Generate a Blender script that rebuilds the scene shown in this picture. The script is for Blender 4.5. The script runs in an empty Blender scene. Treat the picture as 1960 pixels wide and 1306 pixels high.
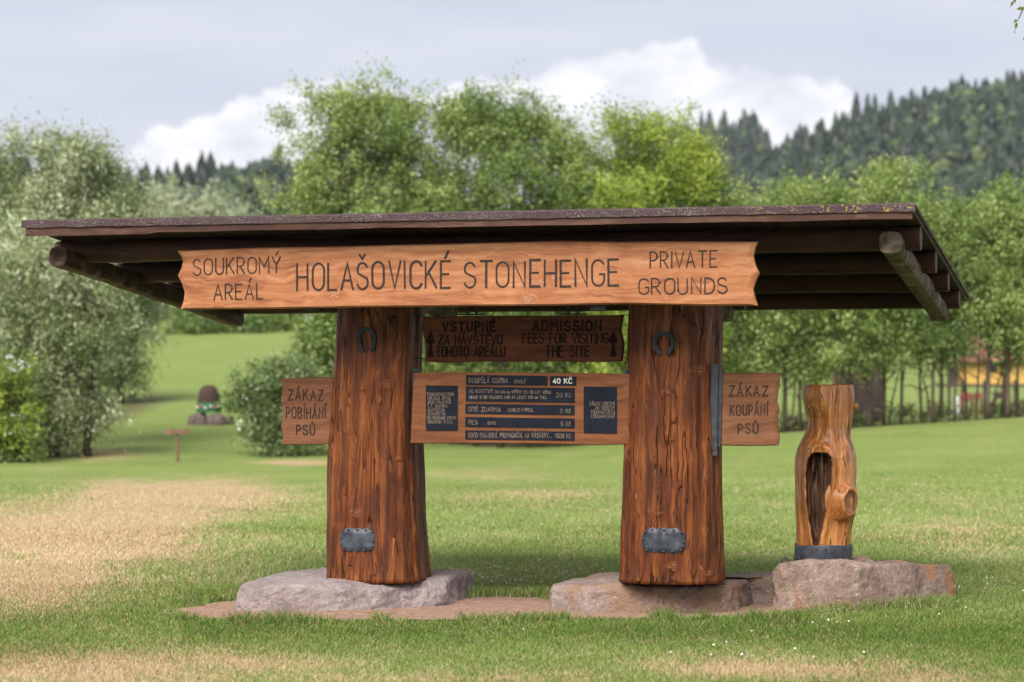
import bpy, bmesh, math, random
import numpy as np
from mathutils import Vector, noise as mnoise

SC = bpy.context.scene
COL = SC.collection
# ------------------------------------------------------------------ camera
FPX, YH, CAMH = 4600.0, 728.0, 1.6          # focal length in photo pixels, horizon row, eye height
PITCH = math.atan((YH - 653.0) / FPX)
cd = bpy.data.cameras.new("camera"); cam = bpy.data.objects.new("camera", cd); COL.objects.link(cam)
cam.location = (0, 0, CAMH); cam.rotation_euler = (math.pi / 2 + PITCH, 0, 0)
cd.sensor_width = 36; cd.lens = FPX / 1960 * 36; cd.clip_start = 0.1; cd.clip_end = 6000
cd.dof.use_dof = True; cd.dof.focus_distance = 16.7; cd.dof.aperture_fstop = 2.2
SC.camera = cam
# ------------------------------------------------------------------ light
SUN_EL, SUN_AZ = math.radians(43), math.radians(203)      # azimuth measured from +Y, clockwise
sl = bpy.data.lights.new("sun", 'SUN'); sun = bpy.data.objects.new("sun", sl); COL.objects.link(sun)
sl.energy = 3.7; sl.angle = math.radians(40); sl.color = (1.0, 0.965, 0.91)
sdir = Vector((math.sin(SUN_AZ) * math.cos(SUN_EL), math.cos(SUN_AZ) * math.cos(SUN_EL), math.sin(SUN_EL)))
sun.rotation_euler = sdir.to_track_quat('Z', 'Y').to_euler()
SC.view_settings.view_transform = 'Standard'; SC.view_settings.look = 'None'
SC.view_settings.exposure = 0.85; SC.view_settings.gamma = 1.0
SC.cycles.max_bounces = 5; SC.cycles.diffuse_bounces = 3; SC.cycles.glossy_bounces = 2; SC.cycles.transparent_max_bounces = 4
SC.cycles.use_denoising = True


class NT:                                     # small node-tree helper
    def __init__(self, tree): self.t = tree; self.n = tree.nodes; self.l = tree.links
    def node(self, typ, ins=None, **kw):
        n = self.n.new(typ)
        for k, v in kw.items(): setattr(n, k, v)
        if ins:
            for k, v in ins.items(): self.set(n, k, v)
        return n
    def set(self, n, k, v):
        s = n.inputs[k]
        if hasattr(v, 'is_output') or isinstance(v, bpy.types.NodeSocket): self.l.new(v, s)
        else: s.default_value = v
    def math(self, op, a, b=None, c=None, clamp=False):
        n = self.n.new('ShaderNodeMath'); n.operation = op; n.use_clamp = clamp
        for i, v in enumerate((a, b, c)):
            if v is not None: self.set(n, i, v)
        return n.outputs[0]
    def mix(self, fac, a, b, mode='MIX'):
        n = self.n.new('ShaderNodeMix'); n.data_type = 'RGBA'; n.blend_type = mode
        self.set(n, 0, fac); self.set(n, 6, a); self.set(n, 7, b); return n.outputs[2]
    def ramp(self, fac, stops, interp='LINEAR'):
        n = self.n.new('ShaderNodeValToRGB'); n.color_ramp.interpolation = interp
        e = n.color_ramp.elements
        while len(e) < len(stops): e.new(0.5)
        for i, (p, c) in enumerate(stops):
            e[i].position = p; e[i].color = (c, c, c, 1) if not isinstance(c, tuple) else (*c, 1)
        self.set(n, 0, fac); return n.outputs[0]
    def maprange(self, v, a, b, c=0.0, d=1.0, smooth=False):
        n = self.n.new('ShaderNodeMapRange'); n.interpolation_type = 'SMOOTHSTEP' if smooth else 'LINEAR'
        self.set(n, 0, v); self.set(n, 1, a); self.set(n, 2, b); self.set(n, 3, c); self.set(n, 4, d); return n.outputs[0]
    def noise(self, vec, scale, detail=4, rough=0.55, dist=0.0):
        n = self.n.new('ShaderNodeTexNoise')
        self.set(n, 'Vector', vec); self.set(n, 'Scale', scale); self.set(n, 'Detail', detail)
        self.set(n, 'Roughness', rough); self.set(n, 'Distortion', dist); return n.outputs[0]
    def mapping(self, vec, scale=(1, 1, 1), loc=(0, 0, 0), rot=(0, 0, 0)):
        n = self.n.new('ShaderNodeMapping'); self.set(n, 0, vec); self.set(n, 1, loc); self.set(n, 2, rot); self.set(n, 3, scale)
        return n.outputs[0]


# ------------------------------------------------------------------ world: hazy sky with a bank of cumulus
W = bpy.data.worlds.new("World"); SC.world = W; W.use_nodes = True
t = NT(W.node_tree); t.n.clear()
SKY = 0.075
gen = t.node('ShaderNodeTexCoord').outputs['Generated']
sep = t.node('ShaderNodeSeparateXYZ', {0: gen})
sx, sy, sz = sep.outputs
ysafe = t.math('MAXIMUM', sy, 0.03)
az = t.math('DIVIDE', sx, ysafe); el = t.math('DIVIDE', sz, ysafe)          # direction tangents ahead
sky = t.node('ShaderNodeTexSky', sky_type='NISHITA', sun_disc=False, sun_elevation=SUN_EL, sun_rotation=SUN_AZ)
comb = t.node('ShaderNodeCombineXYZ', {0: az, 1: el, 2: 0.0}).outputs[0]
big = t.noise(t.mapping(comb, (1.6, 9, 1)), 3.0, 4, 0.55)
veil = t.ramp(big, [(0.3, (4.75, 5.0, 5.9)), (0.5, (5.3, 5.5, 6.25)), (0.7, (5.95, 6.1, 6.6))])
base = t.mix(0.93, sky.outputs[0], veil)
# outline of the cumulus bank: elevation of its top as a function of direction
tops = [(0, 372), (150, 345), (235, 275), (290, 238), (345, 226), (400, 232), (440, 192), (475, 158), (540, 142), (600, 137), (660, 140),
        (720, 158), (790, 168), (850, 156), (930, 142), (985, 132), (1030, 138), (1060, 118), (1130, 104), (1200, 90), (1260, 84), (1330, 92),
        (1362, 122), (1400, 138), (1440, 146), (1500, 138), (1560, 144), (1605, 150), (1640, 190), (1690, 245), (1800, 300), (1960, 330)]
fc = t.node('ShaderNodeFloatCurve')
cur = fc.mapping.curves[0]
pts = [((x / 1960.0), (728 - y) / 1000.0) for x, y in tops]
cur.points[0].location = pts[0]; cur.points[1].location = pts[-1]
for p in pts[1:-1]: cur.points.new(*p)
fc.mapping.update()
t.set(fc, 'Value', t.math('ADD', t.math('MULTIPLY', az, FPX / 1960.0), 0.5, clamp=True))
topel = t.math('MULTIPLY', fc.outputs[0], 1000.0 / FPX)
puff = t.noise(comb, 34.0, 6, 0.55); puff2 = t.noise(comb, 90.0, 4, 0.5)
wob = t.math('ADD', t.math('MULTIPLY', t.math('SUBTRACT', puff, 0.5), 0.030), t.math('MULTIPLY', t.math('SUBTRACT', puff2, 0.5), 0.010))
dist = t.math('SUBTRACT', t.math('ADD', topel, wob), el)
mask = t.maprange(dist, -0.0008, 0.0042, smooth=True)
fade = t.maprange(el, 0.05, 0.10, 0.55, 1.0, smooth=True)
ccol = t.ramp(t.noise(t.mapping(comb, (1, 1.5, 1), (0.3, 0.02, 0)), 22.0, 5, 0.55), [(0.36, (5.9, 6.1, 6.8)), (0.48, (7.0, 7.1, 7.55)), (0.60, (8.2, 8.2, 8.3))])
front = t.math('GREATER_THAN', sy, 0.05)
skyc = t.mix(t.math('MULTIPLY', t.math('MULTIPLY', mask, fade), front), base, ccol)
# bright thin cloud over and behind the camera
back = t.maprange(sy, 0.35, -0.6, 0.0, 1.0, smooth=True)
n3 = t.noise(gen, 2.2, 5, 0.55)
bright = t.ramp(n3, [(0.3, (6.5, 6.8, 7.8)), (0.7, (9.5, 9.6, 10.2))])
skyc = t.mix(back, skyc, bright)
bg = t.node('ShaderNodeBackground', {'Color': skyc, 'Strength': SKY})
t.l.new(bg.outputs[0], t.node('ShaderNodeOutputWorld').inputs[0])

# ------------------------------------------------------------------ geometry of the view (used to read sizes off the photograph)
TH = math.radians(15.4)
Fv = np.array([0, math.cos(PITCH), math.sin(PITCH)]); Uv = np.array([0, -math.sin(PITCH), math.cos(PITCH)]); Xv = np.array([1., 0, 0])
Cc = np.array([0, 0, CAMH])
Rv = np.array([math.cos(TH), -math.sin(TH), 0]); Dv = np.array([math.sin(TH), math.cos(TH), 0])
def ray(px, py):
    d = Fv * FPX + Xv * (px - 980) + Uv * (653 - py); return d / d[1]
def at(px, py, Y): return Cc + ray(px, py) * Y
ORI = at(1003, YH, 16.9); ORI[2] = 0                   # ground point midway between the two pillars
def st(px, py, v):                                     # point on the shelter's plane v -> (u, w)
    d = ray(px, py); k = (v - np.dot(Cc - ORI, Dv)) / np.dot(d, Dv); p = Cc + d * k - ORI
    return float(np.dot(p, Rv)), float(p[2])
def gs(px, py, z=0.0):                                 # point on level z -> (u, v)
    d = ray(px, py); k = (z - CAMH) / d[2]; p = Cc + d * k - ORI
    return float(np.dot(p, Rv)), float(np.dot(p, Dv))
def S(u, v, w): return ORI + Rv * u + Dv * v + np.array([0, 0, w])

# ------------------------------------------------------------------ numeric noise
def vnoise(x, y, seed=0):
    x = np.asarray(x, float); y = np.asarray(y, float)
    xi = np.floor(x).astype(np.int64); yi = np.floor(y).astype(np.int64); xf = x - xi; yf = y - yi
    def h(a, b):
        n = (a * 374761393 + b * 668265263 + seed * 974711) & 0xFFFFFFFF
        n = ((n ^ (n >> 13)) * 1274126177) & 0xFFFFFFFF
        return ((n ^ (n >> 16)) & 0xFFFF) / 65535.0
    u = xf * xf * (3 - 2 * xf); v = yf * yf * (3 - 2 * yf)
    return (h(xi, yi) * (1 - u) + h(xi + 1, yi) * u) * (1 - v) + (h(xi, yi + 1) * (1 - u) + h(xi + 1, yi + 1) * u) * v
def fbm(x, y, seed=0, o=4):
    s = 0; a = 0.5; tot = 0
    for i in range(o):
        s = s + a * vnoise(x * 2 ** i, y * 2 ** i, seed + i); tot += a; a *= 0.5
    return s / tot
def sstep(a, b, x):
    k = np.clip((x - a) / (b - a), 0, 1); return k * k * (3 - 2 * k)

# ------------------------------------------------------------------ terrain
LY = [0, 24, 36, 44, 50, 55, 75, 105, 150, 220, 400, 1500]
LZ = [0, 0, 0.03, 0.12, 0.33, 0.62, 1.75, 4.05, 5.5, 6.5, 8.0, 12.0]
RY = [0, 24, 40, 50, 60, 90, 120, 220, 400, 1500]
def ground_z(x, y):
    x = np.asarray(x, float); y = np.asarray(y, float)
    left = np.interp(y, LY, LZ)
    k = np.clip(x / np.maximum(y, 1.0) / 0.213, -0.3, 1.3)          # 0 at the view axis, 1 at the right edge
    r50 = 0.14 + 0.70 * k
    right = np.interp(y, RY, [0, 0, 0.45, 1, 0.9, 0.2, 0.0, 3.0, 8.0, 12.0])
    right = np.where(y <= 60, right * r50, np.interp(y, RY, [0, 0, 0, 1, 0.9, 0.0, 0, 0, 0, 0]) * r50 + np.interp(y, RY, [0, 0, 0, 0, 0, 0.25, -0.1, 3.0, 8.0, 12.0]))
    b = sstep(-0.055, 0.02, x / np.maximum(y, 1.0))
    z = left * (1 - b) + right * b
    z = z + (fbm(x * 0.12, y * 0.12, 5, 3) - 0.5) * 0.10 * sstep(24, 40, y)
    return z
def gz(x, y): return float(ground_z(np.array([x]), np.array([y]))[0])
def base_at(px, Y): p = at(px, 700, Y); return np.array([p[0], Y, gz(p[0], Y)])

def project(x, y, z):
    d0 = x; dy = y; dz = z - CAMH
    f = dy * math.cos(PITCH) + dz * math.sin(PITCH); u = -dy * math.sin(PITCH) + dz * math.cos(PITCH)
    f = np.maximum(f, 0.5)
    return 980 + FPX * d0 / f, 653 - FPX * u / f
GR = np.array
def gblob(cx, cy, sx_, sy_):                                       # worn patches, read off the photo as ground ellipses
    return cx, cy, sx_, sy_
DRY = [(130, 1025, 270, 66, 0.97), (40, 1115, 210, 66, 0.88), (320, 952, 190, 32, 0.97), (225, 985, 210, 42, 0.95), (150, 1280, 420, 42, 0.80), (480, 1275, 240, 26, 0.55), (650, 1300, 300, 22, 0.42),
       (1500, 1285, 260, 24, 0.50), (1750, 1300, 200, 20, 0.3), (1060, 945, 190, 22, 0.22), (1830, 1030, 170, 34, 0.26), (1000, 1300, 200, 14, 0.3),
       (1750, 960, 140, 16, 0.2), (575, 886, 75, 4, 0.9), (180, 870, 90, 14, 0.35), (900, 910, 120, 14, 0.22), (430, 1040, 110, 40, 0.3)]
def dryness(x, y, z):
    px, py = project(x, y, z)
    d = np.zeros_like(px)
    for cx, cy, a, b, s in DRY: d = np.maximum(d, s * np.exp(-(((px - cx) / a) ** 2 + ((py - cy) / b) ** 2)))
    n = fbm(x * 0.9, y * 0.45, 11, 4); n2 = fbm(x * 5, y * 2.5, 23, 3)
    d = d * (0.62 + 0.9 * n) + 0.36 * (n - 0.42) + 0.34 * (n2 - 0.5)
    return np.clip(d + 0.085, 0, 1)

# ------------------------------------------------------------------ mesh helpers
def tag(o, label=None, cat=None, group=None, kind=None):
    if label: o['label'] = label
    if cat: o['category'] = cat
    if group: o['group'] = group
    if kind: o['kind'] = kind
    return o
def empty(name, loc=(0, 0, 0), rz=0.0):
    o = bpy.data.objects.new(name, None); COL.objects.link(o); o.location = loc; o.rotation_euler = (0, 0, rz)
    o.empty_display_size = 0.2; return o
def link(name, me, mat=None, parent=None):
    o = bpy.data.objects.new(name, me); COL.objects.link(o)
    if mat is not None:
        for m in (mat if isinstance(mat, (list, tuple)) else [mat]): me.materials.append(m)
    if parent is not None: o.parent = parent
    return o
def mesh(name, V, F, mat=None, parent=None, smooth=False):
    me = bpy.data.meshes.new(name); me.from_pydata([tuple(map(float, v)) for v in V], [], F); me.update()
    if smooth: me.polygons.foreach_set('use_smooth', [True] * len(me.polygons))
    return link(name, me, mat, parent)
def npmesh(name, V, F, mat=None, parent=None, smooth=False):        # V (n,3), F (m,k) arrays, one face size
    V = np.asarray(V, np.float32); F = np.asarray(F, np.int32); m, k = F.shape
    me = bpy.data.meshes.new(name)
    me.vertices.add(len(V)); me.vertices.foreach_set('co', V.ravel())
    me.loops.add(m * k); me.loops.foreach_set('vertex_index', F.ravel())
    me.polygons.add(m); me.polygons.foreach_set('loop_start', np.arange(0, m * k, k, dtype=np.int32))
    me.polygons.foreach_set('loop_total', np.full(m, k, np.int32))
    if smooth: me.polygons.foreach_set('use_smooth', np.ones(m, bool))
    me.update(calc_edges=True)
    return link(name, me, mat, parent)
def fattr(o, name, vals, domain='FACE'):
    a = o.data.attributes.new(name, 'FLOAT', domain); a.data.foreach_set('value', np.asarray(vals, np.float32))

class MB:                                                           # collects shapes into one mesh
    def __init__(self): self.V = []; self.F = []
    def add(self, V, F):
        b = len(self.V); self.V += [tuple(map(float, v)) for v in V]; self.F += [tuple(i + b for i in f) for f in F]
    def box(self, c, s, rot=None):
        hx, hy, hz = s[0] / 2, s[1] / 2, s[2] / 2
        V = [Vector((x, y, z)) for x in (-hx, hx) for y in (-hy, hy) for z in (-hz, hz)]
        if rot: V = [rot @ v for v in V]
        V = [v + Vector(c) for v in V]
        self.add(V, [(0, 1, 3, 2), (4, 6, 7, 5), (0, 4, 5, 1), (2, 3, 7, 6), (0, 2, 6, 4), (1, 5, 7, 3)])
    def tube(self, path, radii, n=8, cap=True, jit=0.0, seed=0, sq=0.0):
        rnd = random.Random(seed); P = [Vector(p) for p in path]; V = []; F = []
        ref = None
        for i, p in enumerate(P):
            d = (P[min(i + 1, len(P) - 1)] - P[max(i - 1, 0)]).normalized()
            if ref is None: ref = Vector((1, 0, 0)) if abs(d.x) < 0.8 else Vector((0, 0, 1))
            a = (ref - d * ref.dot(d)).normalized(); b = d.cross(a); ref = a
            for k in range(n):
                an = 2 * math.pi * k / n; q = 1.0
                if sq: q = 1.0 / max(abs(math.cos(an)), abs(math.sin(an))) ** sq
                r = radii[i] * q * (1 + rnd.uniform(-jit, jit))
                V.append(p + (a * math.cos(an) + b * math.sin(an)) * r)
        for i in range(len(P) - 1):
            for k in range(n):
                F.append((i * n + k, i * n + (k + 1) % n, (i + 1) * n + (k + 1) % n, (i + 1) * n + k))
        if cap: F.append(tuple(range(n - 1, -1, -1))); F.append(tuple((len(P) - 1) * n + k for k in range(n)))
        self.add(V, F)
    def prism(self, poly, v0, v1):                                  # (u,w) polygon between v0 (front) and v1
        n = len(poly); V = [(u, v0, w) for u, w in poly] + [(u, v1, w) for u, w in poly]
        F = [tuple(range(n)), tuple(range(2 * n - 1, n - 1, -1))] + [(i, i + n, (i + 1) % n + n, (i + 1) % n) for i in range(n)]
        self.add(V, F)
    def dome(self, c, r, h, n=8, axis='v'):
        V = []; F = []
        for k, (rr, hh) in enumerate(((1, 0), (0.8, 0.6), (0.4, 0.92))):
            for i in range(n):
                a = 2 * math.pi * i / n; V.append((c[0] + r * rr * math.cos(a), c[1] - h * hh, c[2] + r * rr * math.sin(a)))
        for k in range(2):
            for i in range(n): F.append((k * n + i, k * n + (i + 1) % n, (k + 1) * n + (i + 1) % n, (k + 1) * n + i))
        F.append(tuple(2 * n + i for i in range(n))); self.add(V, F)
    def build(self, name, mat, parent=None, smooth=False, bevel=0.0, seg=2, fix=True):
        o = mesh(name, self.V, self.F, mat, parent, smooth)
        bm = bmesh.new(); bm.from_mesh(o.data)
        if fix: bmesh.ops.recalc_face_normals(bm, faces=bm.faces)
        if bevel: bmesh.ops.bevel(bm, geom=list(bm.edges), offset=bevel, segments=seg, affect='EDGES', clamp_overlap=True)
        bm.to_mesh(o.data); bm.free()
        if smooth: o.data.polygons.foreach_set('use_smooth', [True] * len(o.data.polygons))
        return o

# ------------------------------------------------------------------ materials
def newmat(name):
    m = bpy.data.materials.new(name); m.use_nodes = True; k = NT(m.node_tree); k.n.clear()
    out = k.node('ShaderNodeOutputMaterial'); p = k.node('ShaderNodeBsdfPrincipled'); k.l.new(p.outputs[0], out.inputs[0])
    return m, k, p, out
def bump(k, p, h, strength, dist=0.01, prev=None):
    b = k.node('ShaderNodeBump', {'Height': h, 'Strength': strength, 'Distance': dist}); k.l.new(b.outputs[0], p.inputs['Normal']); return b
def objc(k): return k.node('ShaderNodeTexCoord').outputs['Object']

def wood(name, dark, mid, light, axis='x', rough=0.45, knots=0.5, grain=1.0, bumpk=0.35, weather=None, crack=0.0, spec=0.4, spots=()):
    m, k, p, out = newmat(name); c = objc(k)
    lo, hi = 1.1, 24.0 * grain
    sc = {'x': (lo, hi, hi), 'y': (hi, lo, hi), 'z': (hi, hi, lo)}[axis]
    warp = k.noise(c, 2.3, 3)
    wv = k.node('ShaderNodeVectorMath', {0: c, 1: k.node('ShaderNodeCombineXYZ', {0: k.math('MULTIPLY', warp, 0.10), 1: k.math('MULTIPLY', warp, 0.12), 2: k.math('MULTIPLY', warp, 0.14)}).outputs[0]}, operation='ADD').outputs[0]
    g1 = k.noise(k.mapping(wv, sc), 1.0, 6, 0.62, 0.4)
    g2 = k.noise(k.mapping(wv, tuple(s * 4.2 for s in sc)), 1.0, 3, 0.6)
    blot = k.noise(c, 3.1, 4, 0.6)
    f = k.math('ADD', k.math('MULTIPLY', g1, 0.62), k.math('ADD', k.math('MULTIPLY', g2, 0.2), k.math('MULTIPLY', blot, 0.2)))
    col = k.ramp(f, [(0.36, dark), (0.50, mid), (0.64, light)])
    ks = {'x': (2.2, 8, 5.5), 'y': (8, 2.2, 5.5), 'z': (6.5, 6.5, 2.6)}[axis]
    vor = k.node('ShaderNodeTexVoronoi', {'Vector': k.mapping(wv, ks), 'Scale': 0.9, 'Randomness': 1.0}, feature='F1').outputs[0]
    kn = k.maprange(vor, 0.05, 0.17, 1.0, 0.0, True)
    kn = k.math('MULTIPLY', kn, k.maprange(k.noise(c, 4.7, 2), 0.42, 0.58, 0.2, 1.0))
    col = k.mix(k.math('MULTIPLY', kn, knots), col, (dark[0] * 0.35, dark[1] * 0.3, dark[2] * 0.3, 1))
    h = k.math('SUBTRACT', k.math('ADD', k.math('MULTIPLY', g1, 0.8), k.math('MULTIPLY', g2, 0.3)), k.math('MULTIPLY', kn, 0.25))
    if name == 'pillar_wood':                                       # old stain run-offs in the varnish
        col = k.mix(k.maprange(k.noise(k.mapping(c, (5, 5, 0.9)), 1.0, 5, 0.65), 0.48, 0.66, 0.0, 0.55, True), col, (0.026, 0.008, 0.0045, 1))
        pe = k.maprange(k.noise(k.mapping(c, (13, 13, 3.2)), 1.0, 4, 0.7, 0.6), 0.635, 0.69, 0.0, 0.75, True); col = k.mix(pe, col, (0.36, 0.135, 0.040, 1)); h = k.math('SUBTRACT', h, k.math('MULTIPLY', pe, 0.3))
    for (su, sw, sr, st_) in spots:                                 # knots and torn grain at known places
        dv = k.node('ShaderNodeVectorMath', {0: k.mapping(c, (1.0, 0.0, 1.35)), 1: (su, 0, sw * 1.35)}, operation='SUBTRACT').outputs[0]
        ln = k.node('ShaderNodeVectorMath', {0: dv}, operation='LENGTH').outputs['Value']
        ln = k.math('ADD', ln, k.math('MULTIPLY', k.math('SUBTRACT', k.noise(c, 26, 4, 0.7), 0.5), sr * 1.5))
        sm = k.maprange(ln, sr * 0.35, sr, 1.0, 0.0, True); ring = k.maprange(ln, sr * 0.9, sr * 2.4, 1.0, 0.0, True)
        col = k.mix(k.math('MULTIPLY', ring, 0.45 * st_), col, (mid[0] * 0.75, mid[1] * 0.55, mid[2] * 0.45, 1))
        tornc = k.ramp(k.noise(k.mapping(c, (30, 30, 60)), 1.6, 3, 0.7), [(0.38, (dark[0] * 0.7, dark[1] * 0.5, dark[2] * 0.4)), (0.62, (min(1, light[0] * 1.15), min(1, light[1] * 1.3), min(1, light[2] * 1.5)))])
        col = k.mix(k.math('MULTIPLY', sm, 0.75 * st_), col, tornc); h = k.math('ADD', h, k.math('MULTIPLY', sm, k.math('MULTIPLY', k.noise(c, 60, 3, 0.7), 0.9)))
    if crack:
        cr = k.noise(k.mapping(wv, tuple(s * (0.42 if s > 2 else 0.8) for s in sc)), 1.0, 2, 0.5)
        cm = k.maprange(k.math('ABSOLUTE', k.math('SUBTRACT', cr, 0.5)), 0.0, 0.022, 1.0, 0.0, True)
        cm = k.math('MULTIPLY', cm, k.maprange(blot, 0.40, 0.58, 0.0, 1.0))
        col = k.mix(k.math('MULTIPLY', cm, crack), col, (dark[0] * 0.22, dark[1] * 0.18, dark[2] * 0.18, 1))
        h = k.math('SUBTRACT', h, k.math('MULTIPLY', cm, 0.8))
    if weather:
        wn = k.maprange(k.noise(k.mapping(c, (1.2, 2.5, 2.5)), 2.4, 5, 0.65), 0.5, 0.66, 0.0, 1.0, True)
        col = k.mix(k.math('MULTIPLY', wn, 0.7), col, (*weather, 1))
    k.set(p, 'Base Color', col)
    k.set(p, 'Roughness', k.maprange(g1, 0.3, 0.7, rough + 0.12, rough - 0.08)); k.set(p, 'Specular IOR Level', spec)
    bump(k, p, h, bumpk, 0.012)
    return m

M = {}
M['pillar'] = wood('pillar_wood', (0.030, 0.0085, 0.0042), (0.108, 0.0285, 0.0078), (0.260, 0.084, 0.021), 'z', 0.42, 0.95, 1.05, 1.0, None, 0.9, 0.18,
                    [(*st(px_, py_, -0.33), r_, k_) for px_, py_, r_, k_ in ((738, 738, 0.07, 0.9), (690, 745, 0.03, 1.0), (722, 765, 0.05, 0.8), (680, 985, 0.06, 0.9), (756, 880, 0.03, 0.8), (1334, 708, 0.06, 1.0), (1272, 752, 0.04, 1.0), (1283, 842, 0.03, 1.0), (1262, 985, 0.03, 0.8), (1288, 1085, 0.05, 1.0), (1352, 1100, 0.04, 1.0), (1300, 930, 0.03, 0.7))])
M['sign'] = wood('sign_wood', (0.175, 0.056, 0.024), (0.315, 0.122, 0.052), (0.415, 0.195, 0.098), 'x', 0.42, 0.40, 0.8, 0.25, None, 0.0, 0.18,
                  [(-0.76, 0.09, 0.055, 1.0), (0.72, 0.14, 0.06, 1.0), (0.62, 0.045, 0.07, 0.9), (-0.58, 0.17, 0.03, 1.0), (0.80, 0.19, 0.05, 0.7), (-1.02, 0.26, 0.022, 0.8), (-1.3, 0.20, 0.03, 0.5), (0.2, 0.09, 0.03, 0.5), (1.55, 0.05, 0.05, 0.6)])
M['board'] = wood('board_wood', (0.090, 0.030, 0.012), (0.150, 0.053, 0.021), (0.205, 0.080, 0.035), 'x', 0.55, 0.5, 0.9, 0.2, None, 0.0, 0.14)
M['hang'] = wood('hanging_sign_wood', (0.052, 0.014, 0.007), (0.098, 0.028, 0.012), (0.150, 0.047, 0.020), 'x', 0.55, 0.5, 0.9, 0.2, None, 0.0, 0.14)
M['dog'] = wood('dog_sign_wood', (0.100, 0.037, 0.017), (0.160, 0.064, 0.030), (0.215, 0.094, 0.048), 'x', 0.52, 0.3, 1.0, 0.2, None, 0.0, 0.14)
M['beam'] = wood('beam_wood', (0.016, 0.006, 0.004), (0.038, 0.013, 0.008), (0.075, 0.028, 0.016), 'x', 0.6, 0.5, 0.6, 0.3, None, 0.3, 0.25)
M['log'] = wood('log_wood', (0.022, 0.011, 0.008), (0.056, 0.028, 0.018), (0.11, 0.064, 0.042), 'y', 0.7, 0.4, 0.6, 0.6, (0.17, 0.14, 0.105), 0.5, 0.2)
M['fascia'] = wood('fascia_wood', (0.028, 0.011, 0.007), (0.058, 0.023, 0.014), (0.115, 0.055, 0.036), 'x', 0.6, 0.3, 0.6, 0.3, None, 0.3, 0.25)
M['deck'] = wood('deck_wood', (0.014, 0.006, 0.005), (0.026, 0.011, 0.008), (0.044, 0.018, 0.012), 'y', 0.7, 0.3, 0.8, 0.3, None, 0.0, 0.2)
M['stump'] = wood('stump_wood', (0.125, 0.040, 0.011), (0.370, 0.133, 0.034), (0.62, 0.285, 0.095), 'z', 0.30, 0.6, 1.0, 0.8, None, 0.75, 0.45)
M['cavity'] = wood('cavity_wood', (0.040, 0.018, 0.010), (0.105, 0.050, 0.028), (0.19, 0.10, 0.06), 'z', 0.7, 0.6, 0.9, 0.9, None, 0.9, 0.2)
M['knotface'] = wood('cut_knot_wood', (0.060, 0.024, 0.011), (0.20, 0.090, 0.040), (0.32, 0.17, 0.085), 'z', 0.6, 0.9, 1.3, 0.8, None, 1.0, 0.25)
M['plainwood'] = wood('plain_wood', (0.07, 0.035, 0.022), (0.14, 0.075, 0.048), (0.22, 0.13, 0.09), 'z', 0.7, 0.3, 1.0, 0.4, None, 0.0, 0.2)

def simple(name, col, rough=0.6, metal=0.0, var=0.25, scale=14.0, bumpk=0.0, spec=0.4):
    m, k, p, out = newmat(name); c = objc(k); n = k.noise(c, scale, 4, 0.6)
    lo = tuple(x * (1 - var) for x in col); hi = tuple(min(1, x * (1 + var)) for x in col)
    k.set(p, 'Base Color', k.ramp(n, [(0.35, lo), (0.65, hi)])); k.set(p, 'Roughness', k.maprange(n, 0.3, 0.7, rough - 0.08, rough + 0.08))
    k.set(p, 'Metallic', metal); k.set(p, 'Specular IOR Level', spec)
    if bumpk: bump(k, p, n, bumpk, 0.01)
    return m
M['ink'] = simple('engraved_ink', (0.035, 0.026, 0.022), 0.7, 0, 0.3, 60, 0, 0.08)
M['inkhang'] = simple('dark_engraved_ink', (0.016, 0.009, 0.007), 0.7, 0, 0.3, 60, 0, 0.06)
M['iron'] = simple('forged_iron', (0.036, 0.040, 0.050), 0.48, 0.2, 0.3, 22, 0.35)
M['darkiron'] = simple('dark_iron', (0.022, 0.024, 0.028), 0.5, 0.5, 0.3, 30, 0.3)
M['panel'] = simple('chalk_panel', (0.010, 0.012, 0.019), 0.75, 0, 0.3, 9, 0, 0.10)
M['chalk'] = simple('faded_chalk', (0.150, 0.108, 0.084), 0.8, 0, 0.45, 40, 0, 0.1)
M['chalkwhite'] = simple('white_chalk', (0.52, 0.48, 0.45), 0.8, 0, 0.3, 40, 0, 0.1)

def felt():
    m, k, p, out = newmat('roofing_felt'); c = objc(k)
    n = k.noise(c, 210.0, 2, 0.7); b = k.noise(k.mapping(c, (0.6, 1, 1)), 5.0, 4, 0.6)
    col = k.ramp(n, [(0.36, (0.024, 0.013, 0.015)), (0.54, (0.056, 0.032, 0.036)), (0.66, (0.10, 0.068, 0.07))])
    sp = k.maprange(k.math('ADD', n, k.math('MULTIPLY', k.math('SUBTRACT', b, 0.5), 0.22)), 0.63, 0.67)
    col = k.mix(sp, col, (0.50, 0.47, 0.40, 1))
    pos = k.node('ShaderNodeSeparateXYZ', {0: c}).outputs[0]
    ym = k.math('MULTIPLY', k.maprange(k.noise(c, 42, 3), 0.60, 0.66), k.maprange(pos, 1.2, 2.6, 0.0, 0.7))
    col = k.mix(k.math('MULTIPLY', ym, 0.8), col, (0.46, 0.33, 0.035, 1))
    k.set(p, 'Base Color', col); k.set(p, 'Roughness', 0.9); k.set(p, 'Specular IOR Level', 0.2); bump(k, p, n, 0.6, 0.004)
    return m
M['felt'] = felt()

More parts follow.
